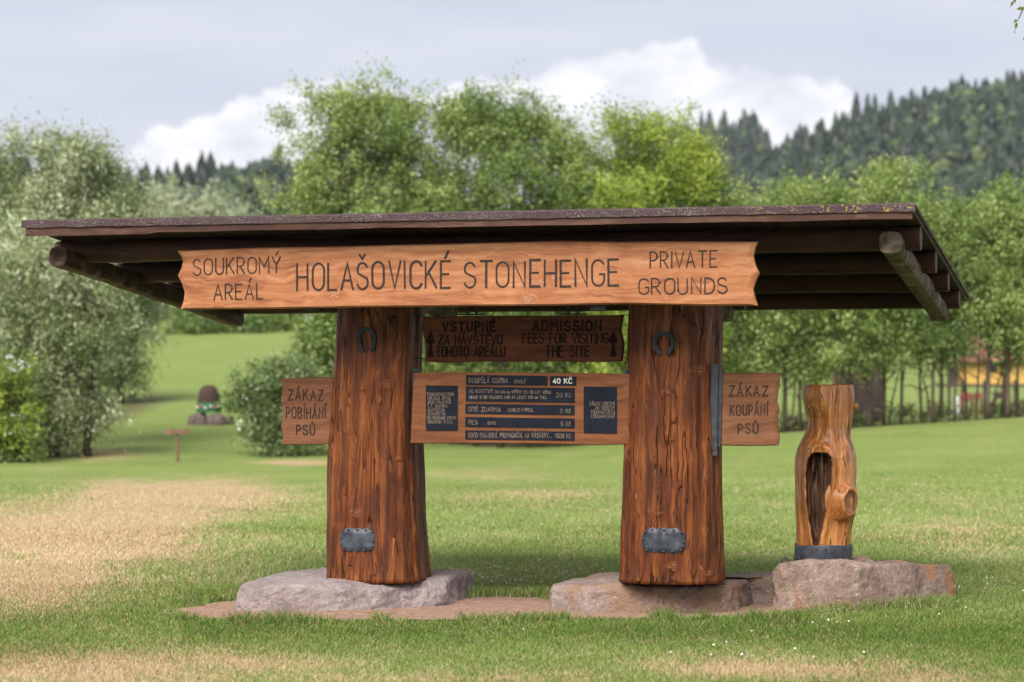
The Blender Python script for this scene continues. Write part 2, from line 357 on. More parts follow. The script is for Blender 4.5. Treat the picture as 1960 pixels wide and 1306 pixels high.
def stone(name, dark, mid, light, rust=None, sc=1.0, moss=0.0):
    m, k, p, out = newmat(name); c = objc(k)
    n1 = k.noise(c, 3.2 * sc, 6, 0.65, 0.6); n2 = k.noise(c, 26 * sc, 5, 0.7); n3 = k.noise(c, 110 * sc, 2, 0.6)
    f = k.math('ADD', k.math('MULTIPLY', n1, 0.55), k.math('ADD', k.math('MULTIPLY', n2, 0.33), k.math('MULTIPLY', n3, 0.12)))
    col = k.ramp(f, [(0.36, dark), (0.50, mid), (0.63, light)])
    if rust:
        r = k.maprange(k.noise(c, 2.1, 5, 0.62, 0.9), 0.47, 0.60, 0, 0.95, True)
        col = k.mix(r, col, (*rust, 1))
    spk = k.maprange(k.noise(c, 55, 2, 0.5), 0.62, 0.70, 0, 0.55); col = k.mix(spk, col, (0.42, 0.38, 0.36, 1))
    dk = k.maprange(k.noise(c, 17, 5, 0.7), 0.58, 0.70, 0, 0.7); col = k.mix(dk, col, (dark[0] * 0.45, dark[1] * 0.45, dark[2] * 0.45, 1))
    k.set(p, 'Base Color', col); k.set(p, 'Roughness', 0.88); k.set(p, 'Specular IOR Level', 0.25)
    h = k.math('ADD', k.math('MULTIPLY', n1, 0.6), k.math('ADD', k.math('MULTIPLY', n2, 0.5), k.math('MULTIPLY', n3, 0.12)))
    bump(k, p, h, 1.0, 0.04); return m
M['greystone'] = stone('grey_stone', (0.155, 0.118, 0.110), (0.265, 0.210, 0.198), (0.37, 0.31, 0.30))
M['brownstone'] = stone('brown_stone', (0.135, 0.092, 0.074), (0.225, 0.165, 0.138), (0.30, 0.24, 0.22), (0.23, 0.14, 0.092))
M['ruststone'] = stone('rusty_stone', (0.125, 0.080, 0.060), (0.250, 0.170, 0.132), (0.37, 0.28, 0.24), (0.33, 0.150, 0.060))
M['fieldstone'] = stone('field_stone', (0.07, 0.05, 0.04), (0.14, 0.10, 0.085), (0.22, 0.18, 0.16), None, 2.0)
M['wallstone'] = stone('wall_stone', (0.26, 0.25, 0.27), (0.36, 0.35, 0.37), (0.46, 0.45, 0.47), None, 2.0)

GREEN_D, GREEN_L = (0.100, 0.146, 0.032), (0.145, 0.205, 0.045)
STRAW_D, STRAW_L = (0.250, 0.175, 0.082), (0.430, 0.330, 0.185)
def ground_mat():
    m, k, p, out = newmat('meadow'); c = objc(k)
    dry = k.node('ShaderNodeAttribute', attribute_name='dry').outputs['Fac']
    lit = k.node('ShaderNodeAttribute', attribute_name='litter').outputs['Fac']
    n1 = k.noise(c, 9.0, 5, 0.7); n2 = k.noise(k.mapping(c, (1, 0.35, 1)), 38.0, 4, 0.7); n3 = k.noise(c, 0.55, 4, 0.6)
    g = k.ramp(k.math('ADD', k.math('MULTIPLY', n1, 0.4), k.math('ADD', k.math('MULTIPLY', n2, 0.35), k.math('MULTIPLY', n3, 0.25))), [(0.36, GREEN_D), (0.52, (0.166, 0.215, 0.056)), (0.66, (0.232, 0.275, 0.088))])
    s = k.ramp(n2, [(0.34, STRAW_D), (0.66, STRAW_L)])
    col = k.mix(k.maprange(k.math('ADD', dry, k.math('MULTIPLY', k.math('SUBTRACT', n2, 0.5), 0.9)), 0.12, 0.72, 0, 1, True), g, s)
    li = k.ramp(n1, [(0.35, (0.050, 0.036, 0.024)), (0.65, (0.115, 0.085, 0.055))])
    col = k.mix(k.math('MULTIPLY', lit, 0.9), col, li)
    k.set(p, 'Base Color', col); k.set(p, 'Roughness', 0.95); k.set(p, 'Specular IOR Level', 0.1)
    bump(k, p, n2, 0.6, 0.03); return m
M['ground'] = ground_mat()
def blade_mat(name):
    m, k, p, out = newmat(name)
    dry = k.node('ShaderNodeAttribute', attribute_name='dry').outputs['Fac']
    tint = k.node('ShaderNodeAttribute', attribute_name='tint').outputs['Fac']
    g = k.ramp(tint, [(0.0, (0.082, 0.140, 0.028)), (0.5, (0.190, 0.258, 0.066)), (1.0, (0.330, 0.385, 0.145))])
    s = k.ramp(tint, [(0.0, (0.34, 0.245, 0.120)), (1.0, (0.66, 0.51, 0.34))])
    col = k.mix(dry, g, s)
    d = k.node('ShaderNodeBsdfDiffuse', {'Color': col}); tr = k.node('ShaderNodeBsdfTranslucent', {'Color': col})
    mx = k.node('ShaderNodeMixShader', {0: 0.3, 1: d.outputs[0], 2: tr.outputs[0]})
    k.n.remove(p); k.l.new(mx.outputs[0], out.inputs[0]); return m
M['blade'] = blade_mat('grass_blade')
def soil_mat():
    m, k, p, out = newmat('bare_soil'); c = objc(k); n = k.noise(c, 14, 6, 0.7); n2 = k.noise(k.mapping(c, (1, 1.6, 1)), 85, 3, 0.6)
    col = k.ramp(k.math('ADD', k.math('MULTIPLY', n, 0.6), k.math('MULTIPLY', n2, 0.4)), [(0.36, (0.190, 0.108, 0.076)), (0.5, (0.340, 0.212, 0.152)), (0.64, (0.47, 0.325, 0.245))])
    k.set(p, 'Base Color', col); k.set(p, 'Roughness', 0.95); k.set(p, 'Specular IOR Level', 0.1); bump(k, p, n2, 0.8, 0.02); return m
M['soil'] = soil_mat()
def leaf_mat(name, stops, tr=0.35, gloss=0.08):
    m, k, p, out = newmat(name)
    tint = k.node('ShaderNodeAttribute', attribute_name='tint').outputs['Fac']
    col = k.ramp(tint, stops)
    d = k.node('ShaderNodeBsdfDiffuse', {'Color': col}); tl = k.node('ShaderNodeBsdfTranslucent', {'Color': k.mix(0.5, col, (0.16, 0.22, 0.03, 1))})
    g = k.node('ShaderNodeBsdfGlossy', {'Color': (1, 1, 1, 1), 'Roughness': 0.45})
    mx = k.node('ShaderNodeMixShader', {0: tr, 1: d.outputs[0], 2: tl.outputs[0]})
    mx2 = k.node('ShaderNodeMixShader', {0: gloss, 1: mx.outputs[0], 2: g.outputs[0]})
    k.n.remove(p); k.l.new(mx2.outputs[0], out.inputs[0]); return m
M['leaf'] = leaf_mat('green_leaves', [(0, (0.060, 0.110, 0.022)), (0.45, (0.170, 0.245, 0.056)), (0.75, (0.30, 0.375, 0.105)), (1, (0.43, 0.49, 0.18))], 0.28, 0.03)
M['leafyellow'] = leaf_mat('yellow_green_leaves', [(0, (0.10, 0.165, 0.024)), (0.5, (0.260, 0.345, 0.050)), (1, (0.54, 0.58, 0.095))], 0.28, 0.03)
M['leafdark'] = leaf_mat('dark_leaves', [(0, (0.040, 0.080, 0.018)), (0.5, (0.115, 0.180, 0.042)), (1, (0.26, 0.33, 0.090))], 0.25, 0.03)
M['willow'] = leaf_mat('willow_leaves', [(0, (0.085, 0.120, 0.038)), (0.45, (0.22, 0.265, 0.098)), (0.75, (0.44, 0.48, 0.27)), (1, (0.62, 0.64, 0.48))], 0.3, 0.04)
M['willowdark'] = leaf_mat('dark_willow_leaves', [(0, (0.060, 0.095, 0.030)), (0.5, (0.13, 0.175, 0.060)), (0.85, (0.23, 0.28, 0.12)), (1, (0.42, 0.46, 0.30))], 0.3, 0.04)  # darker green leaf colour of the willow farther back
M['silver'] = leaf_mat('silver_leaves', [(0, (0.20, 0.25, 0.12)), (0.5, (0.34, 0.38, 0.22)), (1, (0.52, 0.54, 0.38))], 0.3, 0.04)
M['bushleaf'] = leaf_mat('bush_leaves', [(0, (0.065, 0.115, 0.028)), (0.5, (0.155, 0.22, 0.068)), (1, (0.30, 0.34, 0.16))], 0.35, 0.04)
M['petal'] = leaf_mat('white_petals', [(0, (0.62, 0.62, 0.58)), (1, (0.8, 0.8, 0.78))], 0.2)
M['conifer'] = leaf_mat('conifer_needles', [(0, (0.015, 0.027, 0.017)), (0.5, (0.031, 0.049, 0.025)), (0.8, (0.066, 0.090, 0.034)), (1, (0.11, 0.14, 0.042))], 0.1, 0.02)
M['bark'] = wood('bark', (0.030, 0.022, 0.016), (0.070, 0.052, 0.038), (0.13, 0.10, 0.075), 'z', 0.85, 0.2, 0.5, 0.8, None, 0.3, 0.1)

# ------------------------------------------------------------------ ground sheet
def make_ground():
    ys = [3.0]
    while ys[-1] < 1700: ys.append(ys[-1] + max(0.11, (ys[-1] - 3) * 0.0105))
    ys = np.array([-60, -20, -5] + ys); nx = 210
    k = np.linspace(-1, 1, nx); k = np.sign(k) * (0.62 * np.abs(k) + 0.38 * np.abs(k) ** 5)   # finer near the middle
    half = np.where(ys < 3, 60, np.maximum(6, ys * 0.42) + 4)
    X = half[:, None] * k[None, :] * 1.0; Y = np.repeat(ys[:, None], nx, 1)
    Z = ground_z(X, Y); n = len(ys)
    V = np.stack([X, Y, Z], -1).reshape(-1, 3)
    i = np.arange(n * nx).reshape(n, nx)
    Fq = np.stack([i[:-1, :-1], i[:-1, 1:], i[1:, 1:], i[1:, :-1]], -1).reshape(-1, 4)
    o = npmesh('ground', V, Fq, M['ground'], None, True); tag(o, kind='structure')
    dv = dryness(V[:, 0], V[:, 1], V[:, 2]); dv = np.where(V[:, 1] > 60, 0.10 + 0.3 * (fbm(V[:, 0] * 0.08, V[:, 1] * 0.04, 31) - 0.4), dv)
    dv = dv + 0.5 * sstep(115, 150, V[:, 1]) * sstep(0, -10, V[:, 0])
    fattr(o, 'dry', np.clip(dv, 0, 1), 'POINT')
    # dark leaf litter under the tree row and under the willows
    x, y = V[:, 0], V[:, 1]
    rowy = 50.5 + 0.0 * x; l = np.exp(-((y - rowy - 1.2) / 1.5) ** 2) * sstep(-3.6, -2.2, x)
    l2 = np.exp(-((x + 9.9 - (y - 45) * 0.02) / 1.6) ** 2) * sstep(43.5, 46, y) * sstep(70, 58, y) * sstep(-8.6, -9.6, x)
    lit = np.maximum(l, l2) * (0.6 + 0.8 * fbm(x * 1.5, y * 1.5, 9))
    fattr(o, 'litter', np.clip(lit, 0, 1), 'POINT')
make_ground()

def pipoly(x, y, poly):
    inside = np.zeros(x.shape, bool); n = len(poly); j = n - 1
    for i in range(n):
        xi, yi = poly[i]; xj, yj = poly[j]
        c = ((yi > y) != (yj > y)) & (x < (xj - xi) * (y - yi) / (yj - yi + 1e-12) + xi); inside ^= c; j = i
    return inside
SOILPX = [(300, 1176), (345, 1166), (450, 1150), (560, 1130), (900, 1146), (960, 1144), (1060, 1147), (1200, 1130), (1440, 1138), (1490, 1150), (1560, 1166),
          (1480, 1180), (1300, 1187), (1060, 1186), (900, 1191), (700, 1191), (480, 1188), (360, 1186)]
SOIL = [tuple(at(px, py, 1) for _ in (0,))[0] for px, py in SOILPX]
def g0(px, py):
    d = ray(px, py); k = -CAMH / d[2]; return (d[0] * k, d[1] * k)
SOIL = [g0(*p) for p in SOILPX]
def insoil(x, y):
    wx = x + (fbm(x * 6, y * 6, 3) - 0.5) * 0.22; wy = y + (fbm(x * 6, y * 6, 4) - 0.5) * 0.22
    return pipoly(wx, wy, SOIL)
def make_soil():
    xs = np.arange(-2.8, 2.6, 0.03); ys = np.arange(16.0, 18.4, 0.03); X, Y = np.meshgrid(xs, ys)
    ins = insoil(X, Y)
    Z = 0.002 + 0.010 * fbm(X * 9, Y * 9, 8)
    i = np.arange(X.size).reshape(X.shape)
    ok = ins[:-1, :-1] & ins[1:, :-1] & ins[:-1, 1:] & ins[1:, 1:]
    Fq = np.stack([i[:-1, :-1], i[:-1, 1:], i[1:, 1:], i[1:, :-1]], -1)[ok]
    used = np.unique(Fq); remap = np.zeros(X.size, int); remap[used] = np.arange(len(used))
    o = npmesh('soil', np.stack([X.ravel(), Y.ravel(), Z.ravel()], -1)[used], remap[Fq], M['soil'], None, True); tag(o, kind='structure')
make_soil()

# ------------------------------------------------------------------ stones
def catmull(P, n):
    P = np.array(P, float); m = len(P); out = []
    for q in np.linspace(0, m, n, endpoint=False):
        i = int(q); f = q - i; a, b, c, d = P[(i - 1) % m], P[i % m], P[(i + 1) % m], P[(i + 2) % m]
        out.append(0.5 * ((2 * b) + (c - a) * f + (2 * a - 5 * b + 4 * c - d) * f * f + (3 * b - a - 3 * c + d) * f ** 3))
    return np.array(out)
def nz(p, s, seed): return mnoise.fractal(Vector((p[0] * s + seed * 7.3, p[1] * s, p[2] * s + seed)), 0.8, 2.0, 5, noise_basis='PERLIN_ORIGINAL')
def facet(p, s, seed):
    d, pts = mnoise.voronoi(Vector((p[0] * s + seed * 3.1, p[1] * s, p[2] * s * 1.3)), distance_metric='DISTANCE'); return d[1] - d[0]
def rock(name, outline, mat, parent=None, seed=1, sides=26, cap=18, n=230, inset=0.10, rough=0.03, z0=-0.06, loc=None, cuts=34):
    """outline: list of (u, v, top height, inset factor)"""
    O = catmull([(o[0], o[1], o[2], o[3] if len(o) > 3 else 1.0) for o in outline], n)
    cen = O[:, :2].mean(0); V = []
    for s in range(sides + 1):
        f = s / sides; 
        for q in O:
            d = cen - q[:2]; L = np.linalg.norm(d) + 1e-9; d = d / L
            prof = f * 0.62 + (max(0, f - 0.86) / 0.14) ** 2 * 0.38
            p = q[:2] + d * inset * q[3] * prof
            V.append([p[0], p[1], z0 + (q[2] - z0) * (math.sin(f * math.pi / 2) * 0.12 + f * 0.88)])
    top = np.array(V[-n:])
    mz = top[:, 2].mean()
    for s in range(1, cap + 1):
        f = s / (cap + 0.0)
        for q in top: V.append([q[0] + (cen[0] - q[0]) * f * 0.98, q[1] + (cen[1] - q[1]) * f * 0.98, q[2] + (mz + 0.015 - q[2]) * sstep(0, 1, f)])
    V = np.array(V)
    for i in range(len(V)):
        p = V[i]; dir2 = np.array([p[0] - cen[0], p[1] - cen[1]]); L = np.linalg.norm(dir2) + 1e-6
        a = nz(p, 2.2, seed) * rough * 1.5 + nz(p, 7.0, seed + 3) * rough * 0.6 + nz(p, 22.0, seed + 5) * rough * 0.22 + (facet(p, 2.6, seed) - 0.3) * rough * 0.9 - max(0, 0.06 - facet(p, 5.5, seed + 2)) * rough * 7
        row = i // n
        if row <= sides: V[i, :2] += dir2 / L * a; V[i, 2] += a * 0.35 * (row / sides)
        else: V[i, 2] += a * 0.45; V[i, :2] += dir2 / L * a * max(0, 1 - (row - sides) / 3)
    rc = random.Random(seed * 5 + 1); ce3 = V.mean(0); ext = np.ptp(V[:, :2], axis=0).max()
    for _ in range(cuts):
        an = rc.uniform(0, 2 * math.pi); dz = rc.choice((rc.uniform(-0.05, 0.25), rc.uniform(0.5, 2.2))); dr = np.array([math.cos(an), math.sin(an), dz]); dr /= np.linalg.norm(dr)
        pr_ = (V - ce3) @ dr; lim = pr_.max() - rc.uniform(0.006, 0.034) * min(1.0, ext)
        V = V + dr[None, :] * np.minimum(0, lim - pr_)[:, None] * 0.95
    for i in range(len(V)): V[i] += np.array([nz(V[i], 30, seed + 8), nz(V[i], 30, seed + 9), nz(V[i], 30, seed + 10) * 0.6]) * 0.0035
    F = []; rows = sides + cap
    for r in range(rows):
        for k in range(n): F.append((r * n + k, r * n + (k + 1) % n, (r + 1) * n + (k + 1) % n, (r + 1) * n + k))
    F.append(tuple(rows * n + k for k in range(n)))
    o = mesh(name, V, F, mat, parent, True)
    bm = bmesh.new(); bm.from_mesh(o.data); bmesh.ops.recalc_face_normals(bm, faces=bm.faces); bm.to_mesh(o.data); bm.free()
    o.data.polygons.foreach_set('use_smooth', [True] * len(o.data.polygons))
    return o
RZ = -TH
def sitat(o): o.location = tuple(ORI); o.rotation_euler = (0, 0, RZ); return o

a = gs(452, 1172); b = gs(700, 1170); c = gs(860, 1160); d = gs(892, 1146)
L1 = [(a[0], a[1], 0.17), (gs(560, 1173)[0], gs(560, 1173)[1], 0.195), (b[0], b[1], 0.175), (gs(790, 1165)[0], gs(790, 1165)[1], 0.17), (c[0], c[1], 0.195), (d[0], d[1] + 0.02, 0.19),
      (d[0] - 0.05, d[1] + 0.45, 0.2), (-0.75, 0.62, 0.2), (-1.4, 0.78, 0.22), (-1.9, 0.55, 0.2), (a[0] - 0.12, a[1] + 0.4, 0.19)]
stone_l = sitat(rock('base_stone', L1, M['greystone'], None, 2, inset=0.07, rough=0.020, cuts=26))
tag(stone_l, 'flat pale grey foundation stone under the left thick wooden pillar', 'stone', 'foundation stones under the shelter')
a = gs(1056, 1170); b = gs(1250, 1176); c = gs(1400, 1172); d = gs(1465, 1150)
L2 = [(a[0], a[1], 0.17), (gs(1150, 1175)[0], gs(1150, 1175)[1], 0.20), (b[0], b[1], 0.185), (gs(1330, 1175)[0], gs(1330, 1175)[1], 0.185), (c[0], c[1], 0.19), (d[0], d[1], 0.185),
      (d[0] + 0.10, d[1] + 0.4, 0.20), (1.65, 0.70, 0.20), (1.0, 0.85, 0.215), (0.45, 0.72, 0.215), (a[0] + 0.0, a[1] + 0.4, 0.2)]
stone_r = sitat(rock('base_stone', L2, M['brownstone'], None, 9, inset=0.05, rough=0.020, cuts=24))
tag(stone_r, 'low rounded brownish foundation stone under the right thick wooden pillar', 'stone', 'foundation stones under the shelter')
a = gs(1474, 1172); b = gs(1640, 1172); c = gs(1806, 1156)
L3 = [(a[0], a[1], 0.33, 1.1), (gs(1530, 1174)[0], gs(1530, 1174)[1], 0.365, 0.5), (b[0], b[1] - 0.02, 0.345, 0.5), (gs(1730, 1165)[0], gs(1730, 1165)[1], 0.315, 0.4), (c[0] - 0.02, c[1], 0.285, 0.25), (c[0] + 0.05, c[1] + 0.25, 0.27, 0.4),
      (c[0] - 0.05, c[1] + 0.6, 0.22), (2.3, 1.25, 0.25), (1.9, 1.05, 0.30), (a[0] + 0.08, a[1] + 0.75, 0.28, 1.0), (a[0] - 0.02, a[1] + 0.35, 0.26, 1.2)]
boulder = sitat(rock('boulder', L3, M['ruststone'], None, 17, inset=0.09, rough=0.024, cuts=26))
tag(boulder, 'long rusty brown boulder carrying the varnished hollow stump', 'boulder')
def small_rock(px, py, Y, sx_, sy_, sz_, seed, mat, label, rz=0.0, cat='stone', z=None):
    p = at(px, py, Y); n = 9; rnd = random.Random(seed)
    ol = [(sx_ * math.cos(2 * math.pi * i / n) * rnd.uniform(0.8, 1.1), sy_ * math.sin(2 * math.pi * i / n) * rnd.uniform(0.8, 1.1), sz_ * rnd.uniform(0.8, 1.1)) for i in range(n)]
    o = rock('stone', ol, mat, None, seed, 6, 6, 40, min(sx_, sy_) * 0.35, min(sx_, sy_, sz_) * 0.16, -0.03)
    o.location = (p[0], p[1], p[2] if z is None else z); o.rotation_euler = (0, 0, rz); tag(o, label, cat); return o
small_rock(1650, 1078, 17.15, 0.085, 0.05, 0.045, 31, M['ruststone'], 'small rust brown stone lying right behind the stump band', 0.15)
small_rock(1665, 1084, 17.0, 0.075, 0.045, 0.035, 32, M['brownstone'], 'small grey flat stone in front of the rust brown one', -0.1)
small_rock(1712, 1086, 17.2, 0.17, 0.07, 0.040, 34, M['ruststone'], 'flat rust brown slab on top of the boulder', -0.12)
small_rock(1503, 1084, 17.25, 0.045, 0.04, 0.055, 33, M['fieldstone'], 'small dark stone at the left shoulder of the boulder', 0.3)

# ------------------------------------------------------------------ shelter
SH = empty('entrance_shelter', tuple(ORI), RZ)
tag(SH, 'timber shelter with a wide sloping roof on two thick log pillars', 'shelter')
def pxw(px, Y): return px * Y / FPX
def make_pillar(uc, vc, prof, seed, nm='pillar'):
    """prof: list of (w, left edge u, right edge u)"""
    n = 132; rows = 90; ws = np.linspace(prof[0][0], prof[-1][0], rows)
    pl = np.interp(ws, [p[0] for p in prof], [p[1] for p in prof]); pr = np.interp(ws, [p[0] for p in prof], [p[2] for p in prof])
    ph = np.arange(n) * 2 * math.pi / n; V = []
    for i, w in enumerate(ws):
        cu = (pl[i] + pr[i]) / 2; r = (pr[i] - pl[i]) / 2
        for a in ph:
            ca, sa = math.cos(a), math.sin(a)
            lob = 0.022 * mnoise.noise(Vector((ca * 1.6, sa * 1.6, seed + w * 0.35))) + 0.020 * mnoise.noise(Vector((ca * 4, sa * 4, seed + w * 0.5)))
            rid = 0.020 * mnoise.noise(Vector((ca * 9, sa * 9, seed * 2 + w * 0.8))) + 0.011 * mnoise.noise(Vector((ca * 22, sa * 22, seed + w * 2.2)))
            flare = 0.0
            q = 1.0 / (abs(ca) ** 4.2 + abs(sa) ** 4.2) ** (1 / 4.2)      # squarish log
            R = r * (0.45 + 0.55 * q) + (lob + rid) * 0.9
            V.append((cu + R * ca, vc + R * sa * 0.98, w))
    F = [(i * n + k, i * n + (k + 1) % n, (i + 1) * n + (k + 1) % n, (i + 1) * n + k) for i in range(rows - 1) for k in range(n)]
    F.append(tuple(range(n - 1, -1, -1))); F.append(tuple((rows - 1) * n + k for k in range(n)))
    o = mesh(nm, V, F, M['pillar'], SH, True); Vn = np.array(V)
    def front(u, w):                                                # front surface depth at (u, w)
        s = Vn[(np.abs(Vn[:, 2] - w) < 0.03) & (Vn[:, 1] < vc)]
        j = np.argsort(np.abs(s[:, 0] - u))[:6]; return float(s[j, 1].min())
    return o, front
def prof_px(rows, v):
    out = []
    for y, xl, xr in rows:
        ul, w = st(xl, y, v); ur, _ = st(xr, y, v); out.append((w, ul, ur))
    out.sort(); return out
pa = prof_px([(1107, 634, 816), (1085, 635, 813), (1000, 636, 806), (850, 641, 800), (720, 648, 799), (600, 655, 801), (520, 658, 802), (470, 659, 801)], 0.0)
pb = prof_px([(1109, 1189, 1386), (1085, 1191, 1383), (1000, 1193, 1379), (850, 1198, 1374), (720, 1203, 1374), (600, 1208, 1376), (520, 1209, 1376), (470, 1210, 1375)], 0.0)
pil_l, fr_l = make_pillar(-1.07, 0.0, pa, 3.3)
pil_r, fr_r = make_pillar(1.06, 0.0, pb, 8.1)

def plate(px, py, wpx, hpx, fr, par, seed):
    uc, wc = st(px, py, -0.33); hw = pxw(wpx, 16.6) / 2; hh = pxw(hpx, 16.6) / 2; mb = MB(); rnd = random.Random(seed)
    nu, nw = 14, 8; V = []; cham = 0.35
    def pos(a, b, off):
        # squash a square (a,b) into a plate with cut corners
        k = 1.0
        if abs(a) + abs(b) * 0.75 > 1.36: k = 1.36 / (abs(a) + abs(b) * 0.75)
        u = uc + a * k * hw; w = wc + b * k * hh
        return (u, fr(u, w) - off - 0.004 * math.sin(a * 4 + seed) * math.cos(b * 3), w)
    for j in range(nw + 1):
        for i in range(nu + 1):
            a_, b_ = -1 + 2 * i / nu, -1 + 2 * j / nw; edge = max(abs(a_), abs(b_)) > 0.99
            V.append(pos(a_, b_, -0.004 if edge else 0.010))
    F = [(j * (nu + 1) + i, j * (nu + 1) + i + 1, (j + 1) * (nu + 1) + i + 1, (j + 1) * (nu + 1) + i) for j in range(nw) for i in range(nu)]
    mb.add(V, F)
    for a_, b_ in [(-0.9, 0.1), (0.9, -0.05), (-0.8, 0.7), (0.8, 0.7), (-0.5, 0.85), (0, 0.85), (0.45, 0.85), (-0.75, -0.75), (0, -0.85), (0.4, -0.85), (0.78, -0.7), (-0.4, -0.85)]:
        x = pos(a_, b_, 0.011); mb.dome(x, 0.0095, 0.008)
    o = mb.build('metal_plate', M['iron'], par, True, fix=False); return o
plate(684, 1034, 75, 47, fr_l, pil_l, 1); plate(1271, 1035, 85, 48, fr_r, pil_r, 2)
def ribbon(mb, pts, width, v0, v1, closed=False, ext=True):         # stroke in the (u,w) plane, front face at v0
    P = [np.array(p, float) for p in pts]
    if closed and np.linalg.norm(P[0] - P[-1]) < 1e-6: P = P[:-1]
    n = len(P); h = width / 2
    if not closed and ext:
        d = P[0] - P[1]; P[0] = P[0] + d / (np.linalg.norm(d) + 1e-9) * h * 0.7; d = P[-1] - P[-2]; P[-1] = P[-1] + d / (np.linalg.norm(d) + 1e-9) * h * 0.7
    L = []; Rr = []
    for i in range(n):
        pa_ = P[(i - 1) % n] if (closed or i > 0) else None; pb_ = P[(i + 1) % n] if (closed or i < n - 1) else None
        d1 = P[i] - pa_ if pa_ is not None else pb_ - P[i]; d2 = pb_ - P[i] if pb_ is not None else d1
        d1 = d1 / (np.linalg.norm(d1) + 1e-9); d2 = d2 / (np.linalg.norm(d2) + 1e-9)
        n1 = np.array([-d1[1], d1[0]]); n2 = np.array([-d2[1], d2[0]]); mm = n1 + n2; q = np.linalg.norm(mm)
        mm = n1 if q < 1e-3 else mm / q; k = h / max(0.45, float(np.dot(mm, n1)))
        L.append(P[i] + mm * k); Rr.append(P[i] - mm * k)
    V = [(p[0], v0, p[1]) for p in L] + [(p[0], v0, p[1]) for p in Rr] + [(p[0], v1, p[1]) for p in L] + [(p[0], v1, p[1]) for p in Rr]
    F = []
    for i in range(n if closed else n - 1):
        j = (i + 1) % n
        F += [(i, j, n + j, n + i), (i, 2 * n + i, 2 * n + j, j), (n + i, n + j, 3 * n + j, 3 * n + i)]
    if not closed: F += [(0, n, 3 * n, 2 * n), (n - 1, 3 * n - 1, 4 * n - 1, 2 * n - 1)]
    mb.add(V, F)
def horseshoe(px, py, wpx, hpx, fr, par, rot=0.0, sq=0.0):
    uc, wc = st(px, py, -0.33); hw = pxw(wpx, 16.6) / 2 * 0.84; hh = pxw(hpx, 16.6) / 2 * 0.9
    prof_ = [(-0.60 + sq, -1.0), (-0.78 + sq, -0.72), (-0.93, -0.38), (-1.0, -0.05)] + [(-math.cos(math.radians(a_)), 0.05 + 0.95 * math.sin(math.radians(a_))) for a_ in range(12, 169, 12)] + [(1.0, -0.05), (0.93, -0.38), (0.78 - sq, -0.72), (0.60 - sq, -1.0)]
    pts_ = [(uc + x * hw * math.cos(rot) - y * hh * math.sin(rot), wc + x * hw * math.sin(rot) + y * hh * math.cos(rot)) for x, y in prof_]
    mb = MB(); f = min(fr(uc - hw * 0.8, wc), fr(uc, wc), fr(uc + hw * 0.8, wc))
    ribbon(mb, pts_, 0.027, f - 0.014, f + 0.02)
    for i in (3, 6, 9, 15, 18, 21): mb.dome((pts_[i][0], f - 0.0135, pts_[i][1]), 0.006, 0.005, 6)
    mb.build('horseshoe', M['darkiron'], par, False)
horseshoe(698, 650, 38, 46, fr_l, pil_l, 0.06); horseshoe(1270, 657, 41, 42, fr_r, pil_r, -0.02, 0.12)

# roof -----------------------------------------------------------------
vF, vB = -1.0, 3.05
uL, wF1 = st(42, 421, vF); uR, wF2 = st(1752, 391, vF)
wF = (wF1 + wF2) / 2
def atu(px, py, u):
    d_ = ray(px, py); k = (u - np.dot(Cc - ORI, Rv)) / np.dot(d_, Rv); p = Cc + d_ * k - ORI; return float(np.dot(p, Dv)), float(p[2])
vB, wB = atu(1856, 566, uR)
SL = (wB - wF) / (vB - vF)
def roofw(v): return wF + SL * (v - vF)
print('roof', uL, uR, wF, vB, wB, SL)
def slab(mb, u0, u1, v0, v1, off0, off1, jag=0.0, seed=0, n=60):     # sheet following the slope between two offsets below it
    rnd = random.Random(seed); V = []; F = []
    us = [u0 + (u1 - u0) * i / n for i in range(n + 1)]; vs = [v0, v0 + 0.05] + [v0 + (v1 - v0) * j / 8 for j in range(1, 8)] + [v1 - 0.03, v1]
    m = len(vs)
    for s, off in enumerate((off0, off1)):
        for i, u in enumerate(us):
            for j, v in enumerate(vs):
                jv = 0.0; jw = 0.0
                if jag and j in (0, m - 1): jw = jag * (mnoise.noise(Vector((u * 5, seed + j, s)))) ; jv = jag * mnoise.noise(Vector((u * 3.1, seed + j + 4, 0)))
                if jag and i in (0, n): jw += jag * mnoise.noise(Vector((v * 6, seed + i, s)))
                V.append((u, v + jv, roofw(v) - off + jw))
    N = (n + 1) * m
    for i in range(n):
        for j in range(m - 1):
            q = i * m + j; F.append((q, q + m, q + m + 1, q + 1)); F.append((N + q, N + q + 1, N + q + m + 1, N + q + m))
    for i in range(n):
        for j in (0, m - 1): q = i * m + j; F.append((q, q + m, N + q + m, N + q))
    for j in range(m - 1):
        for i in (0, n): q = i * m + j; F.append((q, q + 1, N + q + 1, N + q))
    mb.add(V, F)
mb = MB(); slab(mb, uL, uR, vF, vB, 0.0, 0.020, 0.006, 3)
